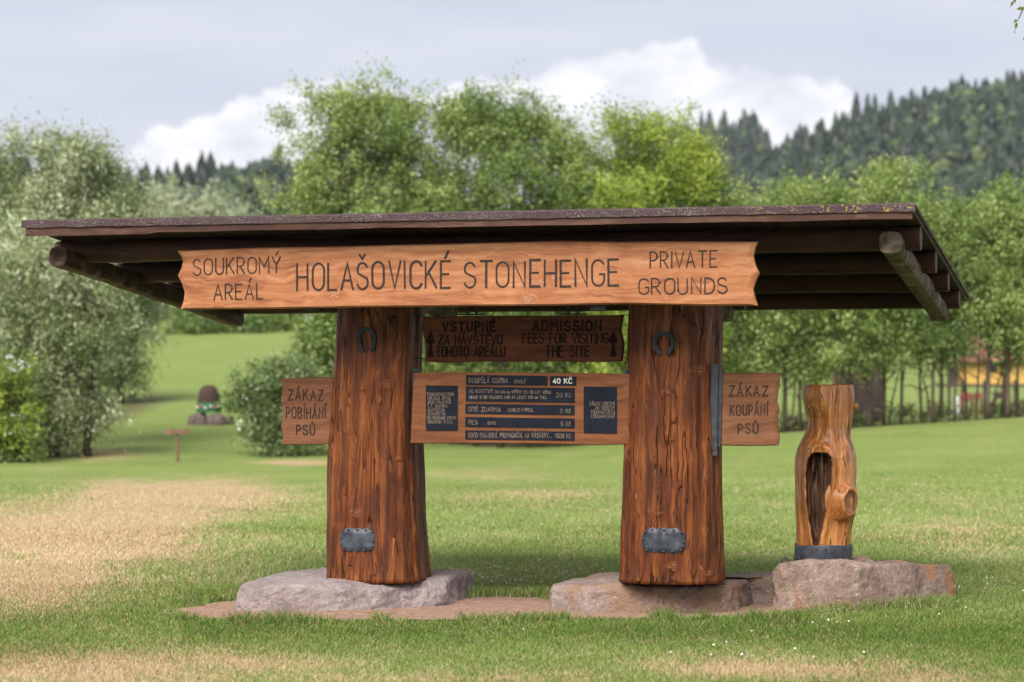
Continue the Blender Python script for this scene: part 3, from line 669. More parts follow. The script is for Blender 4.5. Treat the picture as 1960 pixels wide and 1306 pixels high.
# turned-down lip of the felt along the front edge
lip = MB(); nn = 110; V = []; F = []
for i in range(nn + 1):
    u = uL + (uR - uL) * i / nn; dw = 0.052 + 0.007 * mnoise.noise(Vector((u * 6, 1, 0))) + 0.004 * mnoise.noise(Vector((u * 19, 2, 0)))
    vv = vF - 0.012 + 0.006 * mnoise.noise(Vector((u * 4, 5, 0)))
    for (v, w) in ((vF + 0.004, roofw(vF) + 0.004), (vv, roofw(vF) - 0.008), (vv - 0.003, roofw(vF) - dw), (vF + 0.006, roofw(vF) - dw)): V.append((u, v, w))
for i in range(nn):
    for k in range(3): q = i * 4 + k; F.append((q, q + 1, q + 5, q + 4))
mb.add(V, F)
felt_o = mb.build('roofing_felt', M['felt'], SH, False)
mb = MB()                                                           # roof boards running down the slope, with small gaps
u = uL + 0.015; i = 0
rnd = random.Random(5)
while u < uR - 0.02:
    wd = rnd.uniform(0.14, 0.19); u2 = min(u + wd, uR - 0.012)
    dz = rnd.uniform(0, 0.004)
    P = []
    for (uu, vv) in ((u, vF + 0.02), (u2 - 0.005, vF + 0.02), (u2 - 0.005, vB - 0.02), (u, vB - 0.02)): P.append((uu, vv, roofw(vv) - 0.0205)); 
    Q = [(x, y, z - 0.026 - dz) for x, y, z in P]
    mb.add(P + Q, [(0, 1, 2, 3), (7, 6, 5, 4), (0, 4, 5, 1), (1, 5, 6, 2), (2, 6, 7, 3), (3, 7, 4, 0)])
    u = u2
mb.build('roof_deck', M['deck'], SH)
mb = MB(); V = []; F = []; nn = 80                                  # front edge board with a waney lower edge
for i in range(nn + 1):
    u = uL + 0.03 + (uR - uL - 0.05) * i / nn; lo = roofw(vF) - 0.098 + 0.006 * mnoise.noise(Vector((u * 2.2, 3, 1))) - 0.012 * (u < -2.4)
    for v in (vF - 0.002, vF + 0.016):
        V += [(u, v, roofw(vF) - 0.03), (u, v - 0.0, lo)]
for i in range(nn):
    q = i * 4; F += [(q, q + 1, q + 5, q + 4), (q + 2, q + 6, q + 7, q + 3), (q + 1, q + 3, q + 7, q + 5), (q, q + 4, q + 6, q + 2)]
F += [(0, 2, 3, 1), (nn * 4, nn * 4 + 1, nn * 4 + 3, nn * 4 + 2)]
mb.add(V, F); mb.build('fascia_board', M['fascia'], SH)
# purlins
PV = [-0.42, 0.62, 1.58, 2.52]; PR = [0.078, 0.075, 0.072, 0.070]
uPL, _ = st(108, 470, -0.45); uPR, _ = st(1762, 450, -0.45)
for i, (v, r) in enumerate(zip(PV, PR)):
    w = roofw(v) - 0.052 - r; mb = MB(); nseg = 26
    path = [(uPL + (uPR - uPL) * k / nseg, v + 0.012 * mnoise.noise(Vector((k * 0.3, i * 5, 0))), w + 0.008 * mnoise.noise(Vector((k * 0.3, i * 5, 9)))) for k in range(nseg + 1)]
    mb.tube(path, [r * (1 + 0.05 * mnoise.noise(Vector((k * 0.6, i * 3, 4)))) for k in range(nseg + 1)], 20, True, 0.015, i, 0.25)
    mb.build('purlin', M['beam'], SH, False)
# sloping logs that carry the purlins
def rake(u0, v0, v1, r, dw, seed, nm='rake_log', sq=0.55):
    mb = MB(); n = 30; path = []; rad = []
    for k in range(n + 1):
        v = v0 + (v1 - v0) * k / n
        path.append((u0 + 0.016 * mnoise.noise(Vector((k * 0.25, seed, 0))), v, roofw(v) - dw + 0.010 * mnoise.noise(Vector((k * 0.3, seed, 5)))))
        rad.append(r * (1 + 0.10 * mnoise.noise(Vector((k * 0.55, seed, 2)))))
    mb.tube([path[0]] + path + [path[-1]], [rad[0] * 0.86] + rad + [rad[-1] * 0.8], 22, True, 0.02, seed, sq)
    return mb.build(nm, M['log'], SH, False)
uA, wA = st(112, 490, -0.75); uB, wB2 = st(1704, 463, -0.75)
print('rake', uA, uB, roofw(-0.75) - wA, roofw(-0.75) - wB2)
rake(uA, -0.76, 2.62, 0.070, 0.215, 21); rake(uB, -0.76, 2.62, 0.070, 0.205, 22)
rake(-1.03, -0.73, 1.55, 0.080, 0.31, 23); rake(1.10, -0.73, 1.75, 0.080, 0.31, 24)

# ------------------------------------------------------------------ stroke lettering
def arc(cx, cy, rx, ry, a0, a1, n=8): return [(cx + rx * math.cos(math.radians(a0 + (a1 - a0) * i / n)), cy + ry * math.sin(math.radians(a0 + (a1 - a0) * i / n))) for i in range(n + 1)]
def bowl(x0, x1, y0, y1): r = min((y1 - y0) / 2, (x1 - x0) * 0.7); return [(x0, y1)] + arc(x1 - r, y1 - r, r, r, 90, 0, 5) + arc(x1 - r, y0 + r, r, r, 0, -90, 5) + [(x0, y0)]
_O = arc(.29, .72, .29, .28, 180, 0, 9) + arc(.29, .28, .29, .28, 0, -180, 9)
_S = arc(.27, .745, .25, .255, 25, 215, 9) + [(.16, .56), (.40, .45)] + arc(.27, .265, .27, .265, 40, -160, 9)
FONT = {
 'A': (.58, [[(0, 0), (.29, 1), (.58, 0)], [(.11, .34), (.47, .34)]]), 'B': (.5, [[(0, 0), (0, 1)], bowl(0, .45, .53, 1), bowl(0, .5, 0, .53)]),
 'C': (.52, [arc(.29, .72, .29, .28, 25, 180, 8) + arc(.29, .28, .29, .28, 180, 335, 8)]), 'D': (.54, [[(0, 0), (0, 1)], bowl(0, .54, 0, 1)]),
 'E': (.46, [[(.46, 1), (0, 1), (0, 0), (.46, 0)], [(0, .52), (.38, .52)]]), 'F': (.44, [[(.44, 1), (0, 1), (0, 0)], [(0, .52), (.36, .52)]]),
 'G': (.54, [arc(.29, .72, .29, .28, 25, 180, 8) + arc(.29, .28, .29, .28, 180, 355, 8) + [(.57, .45), (.36, .45)]]),
 'H': (.54, [[(0, 0), (0, 1)], [(.54, 0), (.54, 1)], [(0, .5), (.54, .5)]]), 'I': (.02, [[(.01, 0), (.01, 1)]]),
 'J': (.38, [[(.38, 1), (.38, .22)] + arc(.19, .2, .19, .2, 0, -170, 6)]), 'K': (.52, [[(0, 0), (0, 1)], [(.5, 1), (0, .42)], [(.16, .58), (.54, 0)]]),
 'L': (.42, [[(0, 1), (0, 0), (.42, 0)]]), 'M': (.66, [[(0, 0), (0, 1), (.33, .4), (.66, 1), (.66, 0)]]), 'N': (.54, [[(0, 0), (0, 1), (.54, 0), (.54, 1)]]),
 'O': (.58, [_O + [_O[0]]]), 'P': (.48, [[(0, 0), (0, 1)], bowl(0, .48, .45, 1)]), 'R': (.5, [[(0, 0), (0, 1)], bowl(0, .48, .47, 1), [(.2, .47), (.5, 0)]]),
 'S': (.53, [_S]), 'T': (.54, [[(0, 1), (.54, 1)], [(.27, 1), (.27, 0)]]), 'U': (.54, [[(0, 1), (0, .27)] + arc(.27, .27, .27, .27, 180, 360, 9) + [(.54, 1)]]),
 'V': (.58, [[(0, 1), (.29, 0), (.58, 1)]]), 'Y': (.56, [[(0, 1), (.28, .48), (.56, 1)], [(.28, .48), (.28, 0)]]), 'Z': (.52, [[(0, 1), (.52, 1), (0, 0), (.52, 0)]]),
 'X': (.52, [[(0, 0), (.52, 1)], [(0, 1), (.52, 0)]]),
 '0': (.5, [[(p[0] * .86, p[1]) for p in _O] + [(_O[0][0] * .86, _O[0][1])]]), '1': (.22, [[(0, .78), (.2, 1), (.2, 0)]]), '2': (.48, [arc(.24, .74, .24, .26, 165, -20, 8) + [(0, 0), (.48, 0)]]),
 '4': (.5, [[(.34, 0), (.34, 1), (0, .3), (.5, .3)]]), '5': (.46, [[(.44, 1), (.06, 1), (.03, .56)] + arc(.2, .3, .26, .3, 115, -150, 9)]),
 '8': (.46, [[(p[0] * .8 + .02, .52 + p[1] * .48) for p in _O] + [(_O[0][0] * .8 + .02, .52 + _O[0][1] * .48)], [(p[0] * .8, p[1] * .52) for p in _O] + [(_O[0][0] * .8, _O[0][1] * .52)]]),
 '-': (.3, [[(0, .48), (.3, .48)]]), '.': (.04, [[(0, 0), (.03, .05)]]), ',': (.06, [[(.05, .06), (0, -.14)]]), ' ': (.32, []),
 'c': (.36, [arc(.2, .46, .2, .2, 40, 180, 6) + arc(.2, .22, .2, .2, 180, 320, 6)]), 'm': (.56, [[(0, 0), (0, .64)], [(0, .5), (.14, .64), (.28, .5), (.28, 0)], [(.28, .5), (.42, .64), (.56, .5), (.56, 0)]]),
}
ACC = {'Á': ('A', 'a'), 'É': ('E', 'a'), 'Í': ('I', 'a'), 'Ý': ('Y', 'a'), 'Ú': ('U', 'a'), 'Š': ('S', 'v'), 'Č': ('C', 'v'), 'Ě': ('E', 'v'), 'Ž': ('Z', 'v'), 'Ů': ('U', 'o'), 'č': ('c', 'w')}
def glyph(ch):
    if ch in ACC:
        b_, k = ACC[ch]; w, s = FONT[b_]; c_ = w / 2
        ex = {'a': [[(c_ - .02, 1.12), (c_ + .13, 1.36)]], 'v': [[(c_ - .14, 1.32), (c_, 1.14), (c_ + .14, 1.32)]], 'o': [arc(c_, 1.2, .07, .08, 0, 360, 8)], 'w': [[(c_ - .1, .96), (c_, .8), (c_ + .1, .96)]]}[k]
        return w, s + ex
    return FONT[ch]
def lettering(lines, v, mat, parent, sw, depth=0.003, gap=0.24, name='lettering'):
    """lines: (text, x0, ytop, x1, ybot[, ytop at right]) in photo pixels on plane v; sw = stroke width in metres"""
    out_ = []
    for ln in lines:
        mb = MB(); idx = 0
        txt, x0, y0, x1, y1 = ln[:5]; y0r = ln[5] if len(ln) > 5 else y0
        A = np.array(st(x0, y1, v)); B = np.array(st(x1, y1 + (y0r - y0), v)); T = np.array(st(x0, y0, v))
        adv = 0.0; place = []
        for i, ch in enumerate(txt):
            w, s = glyph(ch); place.append((adv, s)); adv += w + (gap if i < len(txt) - 1 else 0)
        ex = (B - A) / adv; ey = (T - A); jr = random.Random(len(txt) * 7 + int(x0))
        for a_, strokes in place:
            jy, jk, jx = jr.uniform(-0.018, 0.018), jr.uniform(0.97, 1.03), jr.uniform(-0.02, 0.02)
            for s in strokes:
                pts_ = [A + ex * (a_ + jx + x + y * jx * 0.8) + ey * (y * jk + jy) for x, y in s]; idx += 1; sw_ = sw * jr.uniform(0.85, 1.15)
                cl = len(s) > 4 and abs(s[0][0] - s[-1][0]) < 1e-6 and abs(s[0][1] - s[-1][1]) < 1e-6
                ribbon(mb, pts_, sw_, v - depth - 0.00025 * (idx % 7), v + 0.0015, cl)
        out_.append(mb.build(name, mat, parent, False))
    return out_

def board(name, pxpoly, v, th, mat, parent, cham=(0.010, 0.008), ends=0.03):
    """plank from a photo-pixel outline: chamfered front at v, body to v+th"""
    O = [np.array(st(x, y, v)) for x, y in pxpoly]; n = len(O)
    c_ = sum(O) / n; us = [o[0] for o in O]; u0, u1 = min(us), max(us)
    I = []
    for o in O:
        q = o.copy(); q[1] += cham[1] * (1 if o[1] < c_[1] else -1) * min(1, abs(o[1] - c_[1]) / 0.05)
        if o[0] - u0 < 0.07: q[0] += ends
        if u1 - o[0] < 0.07: q[0] -= ends
        I.append(q)
    V = [(p[0], v, p[1]) for p in I] + [(p[0], v + cham[0], p[1]) for p in O] + [(p[0], v + th, p[1]) for p in O]
    F = [tuple(range(n)), tuple(range(3 * n - 1, 2 * n - 1, -1))]
    for k in (0, n):
        for i in range(n): F.append((k + i, k + n + i, k + n + (i + 1) % n, k + (i + 1) % n))
    mb = MB(); mb.add(V, F); return mb.build(name, mat, parent)
def interp_edge(P, step):                                           # denser, slightly wavy outline
    out = []
    for i in range(len(P)):
        a_, b_ = np.array(P[i], float), np.array(P[(i + 1) % len(P)], float); L = np.linalg.norm(b_ - a_); m = max(1, int(L / step))
        for k in range(m): out.append(tuple(a_ + (b_ - a_) * k / m))
    return out
def wavy(P, amp, seed): return [(x + amp * mnoise.noise(Vector((x * 0.02, y * 0.05, seed))), y + amp * mnoise.noise(Vector((x * 0.018, y * 0.03, seed + 9)))) for x, y in P]

# name sign
v = -0.58
NS = empty('name_sign', tuple(S(0, v, 2.1)), RZ)
def child_fix(o, root):                                             # geometry is in shelter space; shift into the root's space
    if isinstance(o, list): return [child_fix(q, root) for q in o]
    off = Vector((root['_u'], root['_v'], root['_w'])); o.data.transform(__import__('mathutils').Matrix.Translation(-off)); return o
def sroot(name, u, v, w):
    e = empty(name, tuple(S(u, v, w)), RZ); e['_u'] = u; e['_v'] = v; e['_w'] = w; return e
bpy.data.objects.remove(NS)
NS = sroot('name_sign', -0.36, -0.80, 2.1); tag(NS, 'wide light orange plank sign reading HOLAŠOVICKÉ STONEHENGE under the roof edge', 'sign')
v = -0.82
OUT = [(338, 480), (500, 474), (640, 472), (800, 468), (960, 464), (1080, 461), (1180, 463), (1300, 462), (1449, 463), (1444, 474), (1441, 490), (1445, 508), (1452, 522), (1445, 537), (1440, 553), (1444, 570), (1449, 585),
       (1330, 585), (1200, 582), (1050, 585), (900, 586), (700, 588), (520, 591), (344, 592), (350, 575), (352, 560), (347, 543), (339, 528), (346, 512), (349, 500), (344, 488)]
child_fix(board('board', OUT, v, 0.06, M['sign'], NS, (0.016, 0.010), 0.035), NS)
child_fix(lettering([('SOUKROMÝ', 370, 497, 537, 527, 492), ('AREÁL', 410, 545, 503, 574, 543)], v, M['ink'], NS, 0.0085), NS)
child_fix(lettering([('HOLAŠOVICKÉ', 569, 506, 861, 556, 501), ('STONEHENGE', 889, 502, 1184, 551, 497)], v, M['ink'], NS, 0.0135), NS)
child_fix(lettering([('PRIVATE', 1245, 483, 1371, 513, 481), ('GROUNDS', 1223, 533, 1392, 563, 532)], v, M['ink'], NS, 0.0085), NS)
for x in (590, 1140): u_, w_ = st(x, 587, v); mb = MB(); mb.box((u_, v + 0.09, w_ - 0.006), (0.10, 0.06, 0.03)); child_fix(mb.build('bracket', M['darkiron'], NS), NS)
for x, y in ((374, 592), (1425, 586)):
    u_, w_ = st(x, y, v); mb = MB(); mb.tube([(u_, v + 0.03, w_ + 0.01), (u_, v + 0.03, w_ - 0.014), (u_, v + 0.03, w_ - 0.03)], [0.007, 0.008, 0.003], 8); child_fix(mb.build('bolt', M['darkiron'], NS), NS)

# hanging admission sign
v = -0.12
HS = sroot('admission_sign', 0.0, v, 1.9); tag(HS, 'dark brown hanging plank sign reading VSTUPNÉ and ADMISSION FEES with two arrows', 'sign')
OUT = wavy(interp_edge([(808, 606), (1191, 603), (1188, 630), (1193, 660), (1191, 692), (812, 693), (814, 660), (808, 632)], 40), 3, 4)
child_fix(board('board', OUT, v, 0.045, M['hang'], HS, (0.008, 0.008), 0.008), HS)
child_fix(lettering([('VSTUPNÉ', 848, 617, 947, 634), ('ADMISSION', 1020, 615, 1150, 633)], v, M['inkhang'], HS, 0.015, gap=0.36), HS)
child_fix(lettering([('ZA NÁVŠTĚVU', 840, 642, 961, 659), ('TOHOTO AREÁLU', 835, 664, 966, 683), ('FEES FOR VISITING', 1001, 639, 1164, 657), ('THE SITE', 1045, 663, 1128, 683)], v, M['inkhang'], HS, 0.0100), HS)
for xl, xr, yt, yb in ((815, 833, 632, 684), (1165, 1183, 631, 683)):
    xm = (xl + xr) / 2; ym = yt + (yb - yt) * 0.45
    P = [(xm, yt), (xr, ym), (xm + 3, ym + 3), (xm + 3, ym + 12), (xr - 3, yb), (xl + 3, yb), (xm - 3, ym + 12), (xm - 3, ym + 3), (xl, ym)]
    mb = MB(); mb.prism([st(x, y, v) for x, y in P], v - 0.003, v + 0.001); child_fix(mb.build('arrow', M['inkhang'], HS), HS)
for x in (903, 1097):
    mb = MB(); u_, w_ = st(x, 596, v + 0.02); path = [(u_ + 0.042 * math.cos(a_), v + 0.022, w_ + 0.018 + 0.052 * math.sin(a_)) for a_ in [math.radians(-58 + 296 * i / 18) for i in range(19)]]
    mb.tube(path, [0.0085] * 19, 8); child_fix(mb.build('hook', M['darkiron'], HS, False), HS); mb = MB(); mb.box((u_, v + 0.022, st(x, 604, v)[1] + 0.008), (0.19, 0.05, 0.010)); child_fix(mb.build('strap', M['darkiron'], HS, False), HS)
    mb = MB(); mb.tube([(u_, v + 0.022, w_ + 0.075), (u_, v + 0.022, w_ + 0.20), (u_, v + 0.022, 2.40)], [0.006, 0.006, 0.006], 6)
    mb.tube([(u_ - 0.0, v + 0.05, 2.36), (u_, v - 0.05, 2.36)], [0.004, 0.004], 6); child_fix(mb.build('hanger_rod', M['darkiron'], HS), HS)
mb = MB()
for (xa, xb, y) in ((790, 812, 686), (1190, 1212, 684), (790, 812, 604), (1188, 1212, 603)):
    a_ = st(xa, y, v + 0.02); b_ = st(xb, y, v + 0.02); mb = MB(); mb.tube([(a_[0], v + 0.02, a_[1]), (b_[0], v + 0.02, b_[1])], [0.0035, 0.0035], 6); child_fix(mb.build('tie_wire', M['darkiron'], HS), HS)

# price board
v = -0.24
PB = sroot('price_board', 0.0, v, 1.4); tag(PB, 'reddish brown price board with dark chalk panels between the pillars', 'sign')
OUT = wavy(interp_edge([(785, 849), (788, 790), (791, 714), (900, 712), (1050, 714), (1206, 716), (1204, 790), (1204, 852), (1100, 851), (950, 849)], 50), 1.5, 7)
child_fix(board('board', OUT, v, 0.045, M['board'], PB, (0.006, 0.005), 0.005), PB)
def panel(x0, y0, x1, y1, lines, mat=None, dy=0.0, sw=0.0042):
    P = [st(x0, y0, v), st(x1, y0 + dy, v), st(x1, y1 + dy, v), st(x0, y1, v)]
    mb = MB(); mb.prism(P, v - 0.006, v + 0.002); pn = child_fix(mb.build('chalk_panel', M['panel'], PB), PB)
    vv = v - 0.006
    o = child_fix(lettering(lines, vv, mat or M['chalk'], PB, sw, 0.0012), PB)
    for q in o: q.parent = pn
panel(892.5, 718, 1048, 737, [('DOSPĚLÁ OSOBA', 898, 724, 972, 733), ('ADULT', 984, 727.5, 1006, 733.5)], dy=1.5)
panel(1053, 720.5, 1103, 738, [('40 KČ', 1059, 725, 1094, 734)], M['chalkwhite'], 0.5, 0.0062)
panel(892, 740, 1100, 768, [('MLADISTVÝ', 898, 745.5, 943, 752.5), ('DO 140 cm VÝŠKY', 948, 748, 998, 753), ('DO 18 LET VĚKU', 1003, 748.5, 1055, 753.5), ('MINOR 18 OR YOUNGER AND AT LEAST 140 cm TALL', 898, 758, 1046, 763.5), ('20 Kč', 1065, 752.5, 1093, 760.5)], dy=3, sw=0.0036)
panel(891.5, 773, 1100, 792, [('DÍTĚ ZDARMA', 897, 780, 958, 788), ('CHILD-FREE', 972, 782, 1020, 788), ('0 Kč', 1073, 783, 1092, 791)], dy=3)
panel(891, 798.5, 1100, 817, [('PES', 897, 804.5, 914, 812.5), ('DOG', 934, 807.5, 949, 812.5), ('5 Kč', 1074, 807.5, 1092, 815.5)], dy=3)
panel(891, 824, 1100, 841, [('FOTO SVATEBNÍ, PROPAGAČNÍ, NA VÝSTAVY...', 897, 829, 1055, 838), ('1000 Kč', 1063, 830.5, 1092, 838.5)], dy=2.5, sw=0.004)
panel(815.5, 738, 876.5, 824, [('PROVOZOVATELEM', 818, 752, 868, 757.5), ('AREÁLU JSOU', 818, 759.5, 861, 765), ('JEHO MAJITELÉ', 818, 767, 863, 772.5), ('T.Z. RODINA', 818, 774.5, 857, 780),
      ('JÍLKOVÝCH', 818, 782, 850, 787.5), ('SDRUŽENÁ', 818, 789.5, 852, 795), ('DO RODINNÉ FIRMY', 818, 797.5, 873, 803), ('JIHOBRIK V.O.S.', 818, 805, 866, 810.5)], dy=0.5, sw=0.0036)
panel(1117.5, 740, 1181, 829, [('ZÁKAZ FOCENÍ', 1128, 770, 1176, 776), ('ZA ÚČELEM', 1139, 777.8, 1176, 783.8), ('FINANČNÍHO', 1132, 786, 1176, 792), ('OBOHACENÍ', 1132, 794, 1176, 800)], dy=0.8, sw=0.0036)
mb = MB()
for x, y in ((795, 709), (1199, 712)): u_, w_ = st(x, y, v); mb = MB(); mb.box((u_, v + 0.03, w_), (0.03, 0.04, 0.03)); child_fix(mb.build('bracket', M['darkiron'], PB, False, 0.004), PB)

# dog signs
v = -0.13
DL = sroot('dog_sign', -1.55, v, 1.4); tag(DL, 'small brown plank sign reading ZÁKAZ POBÍHÁNÍ PSŮ left of the left pillar', 'sign', 'dog ban signs on the pillars')
child_fix(board('board', [(537, 725), (590, 723), (665, 721), (665, 850), (600, 851), (537, 852), (541, 838), (538, 815), (541, 790), (537, 765), (541, 745)], v, 0.04, M['dog'], DL, (0.008, 0.005), 0.006), DL)
child_fix(lettering([('ZÁKAZ', 552, 747, 618, 766), ('POBÍHÁNÍ', 548, 780, 623, 800), ('PSŮ', 568, 814, 602, 832)], v, M['ink'], DL, 0.0085, gap=0.36), DL)
DR = sroot('dog_sign', 1.5, v, 1.4); tag(DR, 'brown plank sign reading ZÁKAZ KOUPÁNÍ PSŮ on an iron bracket', 'sign', 'dog ban signs on the pillars')
child_fix(board('board', [(1376, 714), (1430, 714), (1490, 714), (1491, 730), (1488, 752), (1486, 770), (1491, 786), (1487, 800), (1487, 820), (1491, 838), (1489, 853), (1430, 854), (1376, 853)], v, 0.045, M['dog'], DR, (0.012, 0.006), 0.022), DR)
child_fix(lettering([('ZÁKAZ', 1396, 739, 1469, 758), ('KOUPÁNÍ', 1398, 775, 1469, 795), ('PSŮ', 1413, 811, 1450, 830)], v, M['ink'], DR, 0.0085, gap=0.36), DR)
mb = MB()
mb.prism([st(x, y, v - 0.02) for x, y in ((1363, 697), (1375, 698), (1373, 872), (1357, 872))], v - 0.034, v - 0.020)
mb.prism([st(x, y, v - 0.012) for x, y in ((1368, 713), (1383, 713), (1379, 855), (1366, 855))], v - 0.013, v + 0.002)
for y in (720, 765, 800, 848): u_, w_ = st(1375, y, v - 0.012); mb.dome((u_, v - 0.0125, w_), 0.006, 0.005, 6)
for y in (704, 862): u_, w_ = st(1366, y, v - 0.034); mb.dome((u_, v - 0.0335, w_), 0.007, 0.006, 6)
child_fix(mb.build('iron_bracket', M['iron'], DR, False), DR)
for e in (NS, HS, PB, DL, DR):
    for k in ('_u', '_v', '_w'): del e[k]

# ------------------------------------------------------------------ hollow stump on the boulder
def make_stump():
    Y = 17.05; pc = at(1576, 1072, Y); mpp = Y / FPX
    root = empty('hollow_stump', (pc[0], Y, pc[2])); tag(root, 'varnished orange hollow tree stump with an iron band standing on a boulder', 'stump')
    ys = [738, 745, 760, 780, 800, 820, 838, 855, 875, 900, 930, 960, 985, 1005, 1040, 1076]
    xl = [1541, 1538, 1537, 1541, 1547, 1547, 1538, 1529, 1523, 1521, 1522, 1522, 1523, 1524, 1524, 1523]
    xr = [1633, 1634, 1636, 1635, 1633, 1630, 1629, 1635, 1640, 1640, 1637, 1636, 1634, 1630, 1627, 1627]
    z = lambda y: (1072 - y) * mpp
    rows = 170; n = 200; V = []; mat_i = []
    oy = [866, 870, 877, 890, 930, 970, 1000, 1030, 1043]; ol = [1553, 1547, 1542, 1539, 1538, 1540, 1544, 1549, 1551]; orr = [1574, 1579, 1583, 1585, 1583, 1576, 1570, 1563, 1561]
    for i in range(rows + 1):
        y = 1076 + (738 - 1076) * i / rows; l = np.interp(y, ys[::1], xl); r = np.interp(y, ys, xr)
        cx = ((l + r) / 2 - 1576) * mpp; hw = (r - l) / 2 * mpp; zz = z(y)
        for k in range(n):
            a_ = 2 * math.pi * k / n; ca, sa = math.cos(a_), math.sin(a_)
            lob = 0.018 * mnoise.noise(Vector((ca * 1.8, sa * 1.8, zz * 2.2 + 4))) + 0.010 * mnoise.noise(Vector((ca * 4.5, sa * 4.5, zz * 3 + 9))) + 0.004 * mnoise.noise(Vector((ca * 14, sa * 14, zz * 2.5)))
            tw = 0.006 * math.sin(a_ * 9 + zz * 5)
            lob += 0.012 * math.sin(3 * a_ + zz * 6.5) + 0.016 * mnoise.noise(Vector((ca * 2.6 + zz * 1.5, sa * 2.6, zz * 4 + 20)))
            side = 1 - 0.85 * abs(ca)
            x = cx + (hw + (lob + tw) * side) * ca; yy = (hw * 0.92 + lob + tw * 0.4) * sa
            m = 0.0; px = 1576 + x / mpp
            if sa < 0 and oy[0] < y:
                L_, R_ = np.interp(y, oy, ol), np.interp(y, oy, orr); px2 = px + 1.6 * float(sstep(oy[0], oy[0] + 14, y)) * mnoise.noise(Vector((y * 0.06, 3, 0)))
                dd = min(px2 - L_, R_ - px2) - max(0, y - oy[-1]) * 1.2
                lowk = float(sstep(1047, 1038, y)); m = float(sstep(-0.8, 3.2, dd)) * lowk; yy += 0.15 * m * (0.8 + 0.5 * mnoise.noise(Vector((px * 0.12, y * 0.02, 7))))
                yy -= 0.022 * lowk * math.exp(-((dd + 4) / 6.0) ** 2)
            elif sa < 0 and y <= oy[0]:
                dd = 10.5 - math.hypot(px - 1563.5, y - oy[0]); yy -= 0.022 * math.exp(-((dd + 4) / 6.0) ** 2)
            # swelling round the lopped branch on the right and a ridge above it
            if sa < 0.3:
                e2 = math.hypot((px - 1619) / 24, (y - 958) / 30); q = math.exp(-e2 ** 2 * 1.1); yy -= 0.055 * q; x += 0.012 * q
                rg = math.exp(-((px - 1608 + (y - 900) * 0.10) / 8) ** 2) * float(sstep(830, 860, y)) * float(sstep(960, 930, y)); yy -= 0.02 * rg
            V.append((x, yy, zz)); mat_i.append(m)
    F = []; mi = []
    for i in range(rows):
        for k in range(n):
            q = (i * n + k, i * n + (k + 1) % n, (i + 1) * n + (k + 1) % n, (i + 1) * n + k); F.append(q); mi.append(1 if max(mat_i[j] for j in q) > 0.35 else 0)
    b0 = len(V); top = V[rows * n:(rows + 1) * n]; cxm = sum(p[0] for p in top) / n
    for f in (0.96, 0.9, 0.5, 0.05):
        for p in top: V.append((cxm + (p[0] - cxm) * f, p[1] * f, p[2] + 0.004 - 0.004 * (f < 0.95) + 0.003 * mnoise.noise(Vector((p[0] * 20 * f, p[1] * 20 * f, 0)))))
    for r in range(4):
        s0 = rows * n + r * n
        for k in range(n): F.append((s0 + k, s0 + (k + 1) % n, s0 + n + (k + 1) % n, s0 + n + k)); mi.append(0)
    F.append(tuple(rows * n + 4 * n + k for k in range(n))); mi.append(0)
    body = mesh('trunk', V, F, [M['stump'], M['cavity']], root, True); body.data.polygons.foreach_set('material_index', mi)
    # lopped branch stub: a raised ring with a cut face
    V = []; F = []; n2 = 28; c_ = np.array([(1621 - 1576) * mpp, -0.215, z(958)]); ax = np.array([0.62, -0.78, -0.05]); ax /= np.linalg.norm(ax)
    e1 = np.cross(ax, [0, 0, 1]); e1 /= np.linalg.norm(e1); e2 = np.cross(e1, ax)
    for (r, d) in ((0.155, -0.13), (0.134, -0.075), (0.112, -0.030), (0.096, -0.006), (0.080, 0.0), (0.070, -0.012), (0.030, -0.012), (0.002, -0.010)):
        for k in range(n2):
            a_ = 2 * math.pi * k / n2; rr = r * (1 + 0.12 * mnoise.noise(Vector((math.cos(a_) * 2, math.sin(a_) * 2, 3))))
            p = c_ + ax * d + e1 * math.cos(a_) * rr * 0.8 + e2 * math.sin(a_) * rr * 1.05; V.append(tuple(p))
    for j in range(7):
        for k in range(n2): F.append((j * n2 + k, j * n2 + (k + 1) % n2, (j + 1) * n2 + (k + 1) % n2, (j + 1) * n2 + k))
    o = mesh('branch_stub', V, F, [M['stump'], M['knotface']], root, True); o.data.polygons.foreach_set('material_index', [0] * (4 * n2) + [1] * (3 * n2))
    # small knot near the top right
    mb = MB(); c_ = ((1636 - 1576) * mpp, 0.0, z(778)); rad = [0.002, 0.02, 0.026, 0.026, 0.02]; 
    mb.tube([(c_[0] + 0.022, c_[1] - 0.03, c_[2]), (c_[0] + 0.018, c_[1] - 0.03, c_[2]), (c_[0] + 0.008, c_[1] - 0.025, c_[2]), (c_[0] - 0.01, c_[1] - 0.02, c_[2]), (c_[0] - 0.04, c_[1], c_[2])], rad, 12)
    mb.build('knot', M['stump'], root, True)
    # iron band
    V = []; F = []; n3 = 64; mb = MB()
    def rr(a_, zz): 
        y = 1072 - zz / mpp; l = np.interp(y, ys, xl); r = np.interp(y, ys, xr); hw = (r - l) / 2 * mpp + 0.012; cx = ((l + r) / 2 - 1576) * mpp
        d = 0.004 * math.sin(a_ * 5 + zz * 30)
        return (cx + (hw + d) * math.cos(a_), (hw * 0.94 + 0.018 + d) * math.sin(a_), zz)
    zs = [-0.012, 0.0, 0.06, 0.108, 0.114]
    for j, zz in enumerate(zs):
        for k in range(n3):
            a_ = 2 * math.pi * k / n3; p = rr(a_, zz); f = 0.985 if j in (0, 4) else 1.0; V.append((p[0] * f, p[1] * f, p[2] + 0.004 * math.sin(a_ * 3)))
    for j in range(4):
        for k in range(n3): F.append((j * n3 + k, j * n3 + (k + 1) % n3, (j + 1) * n3 + (k + 1) % n3, (j + 1) * n3 + k))
    mb.add(V, F)
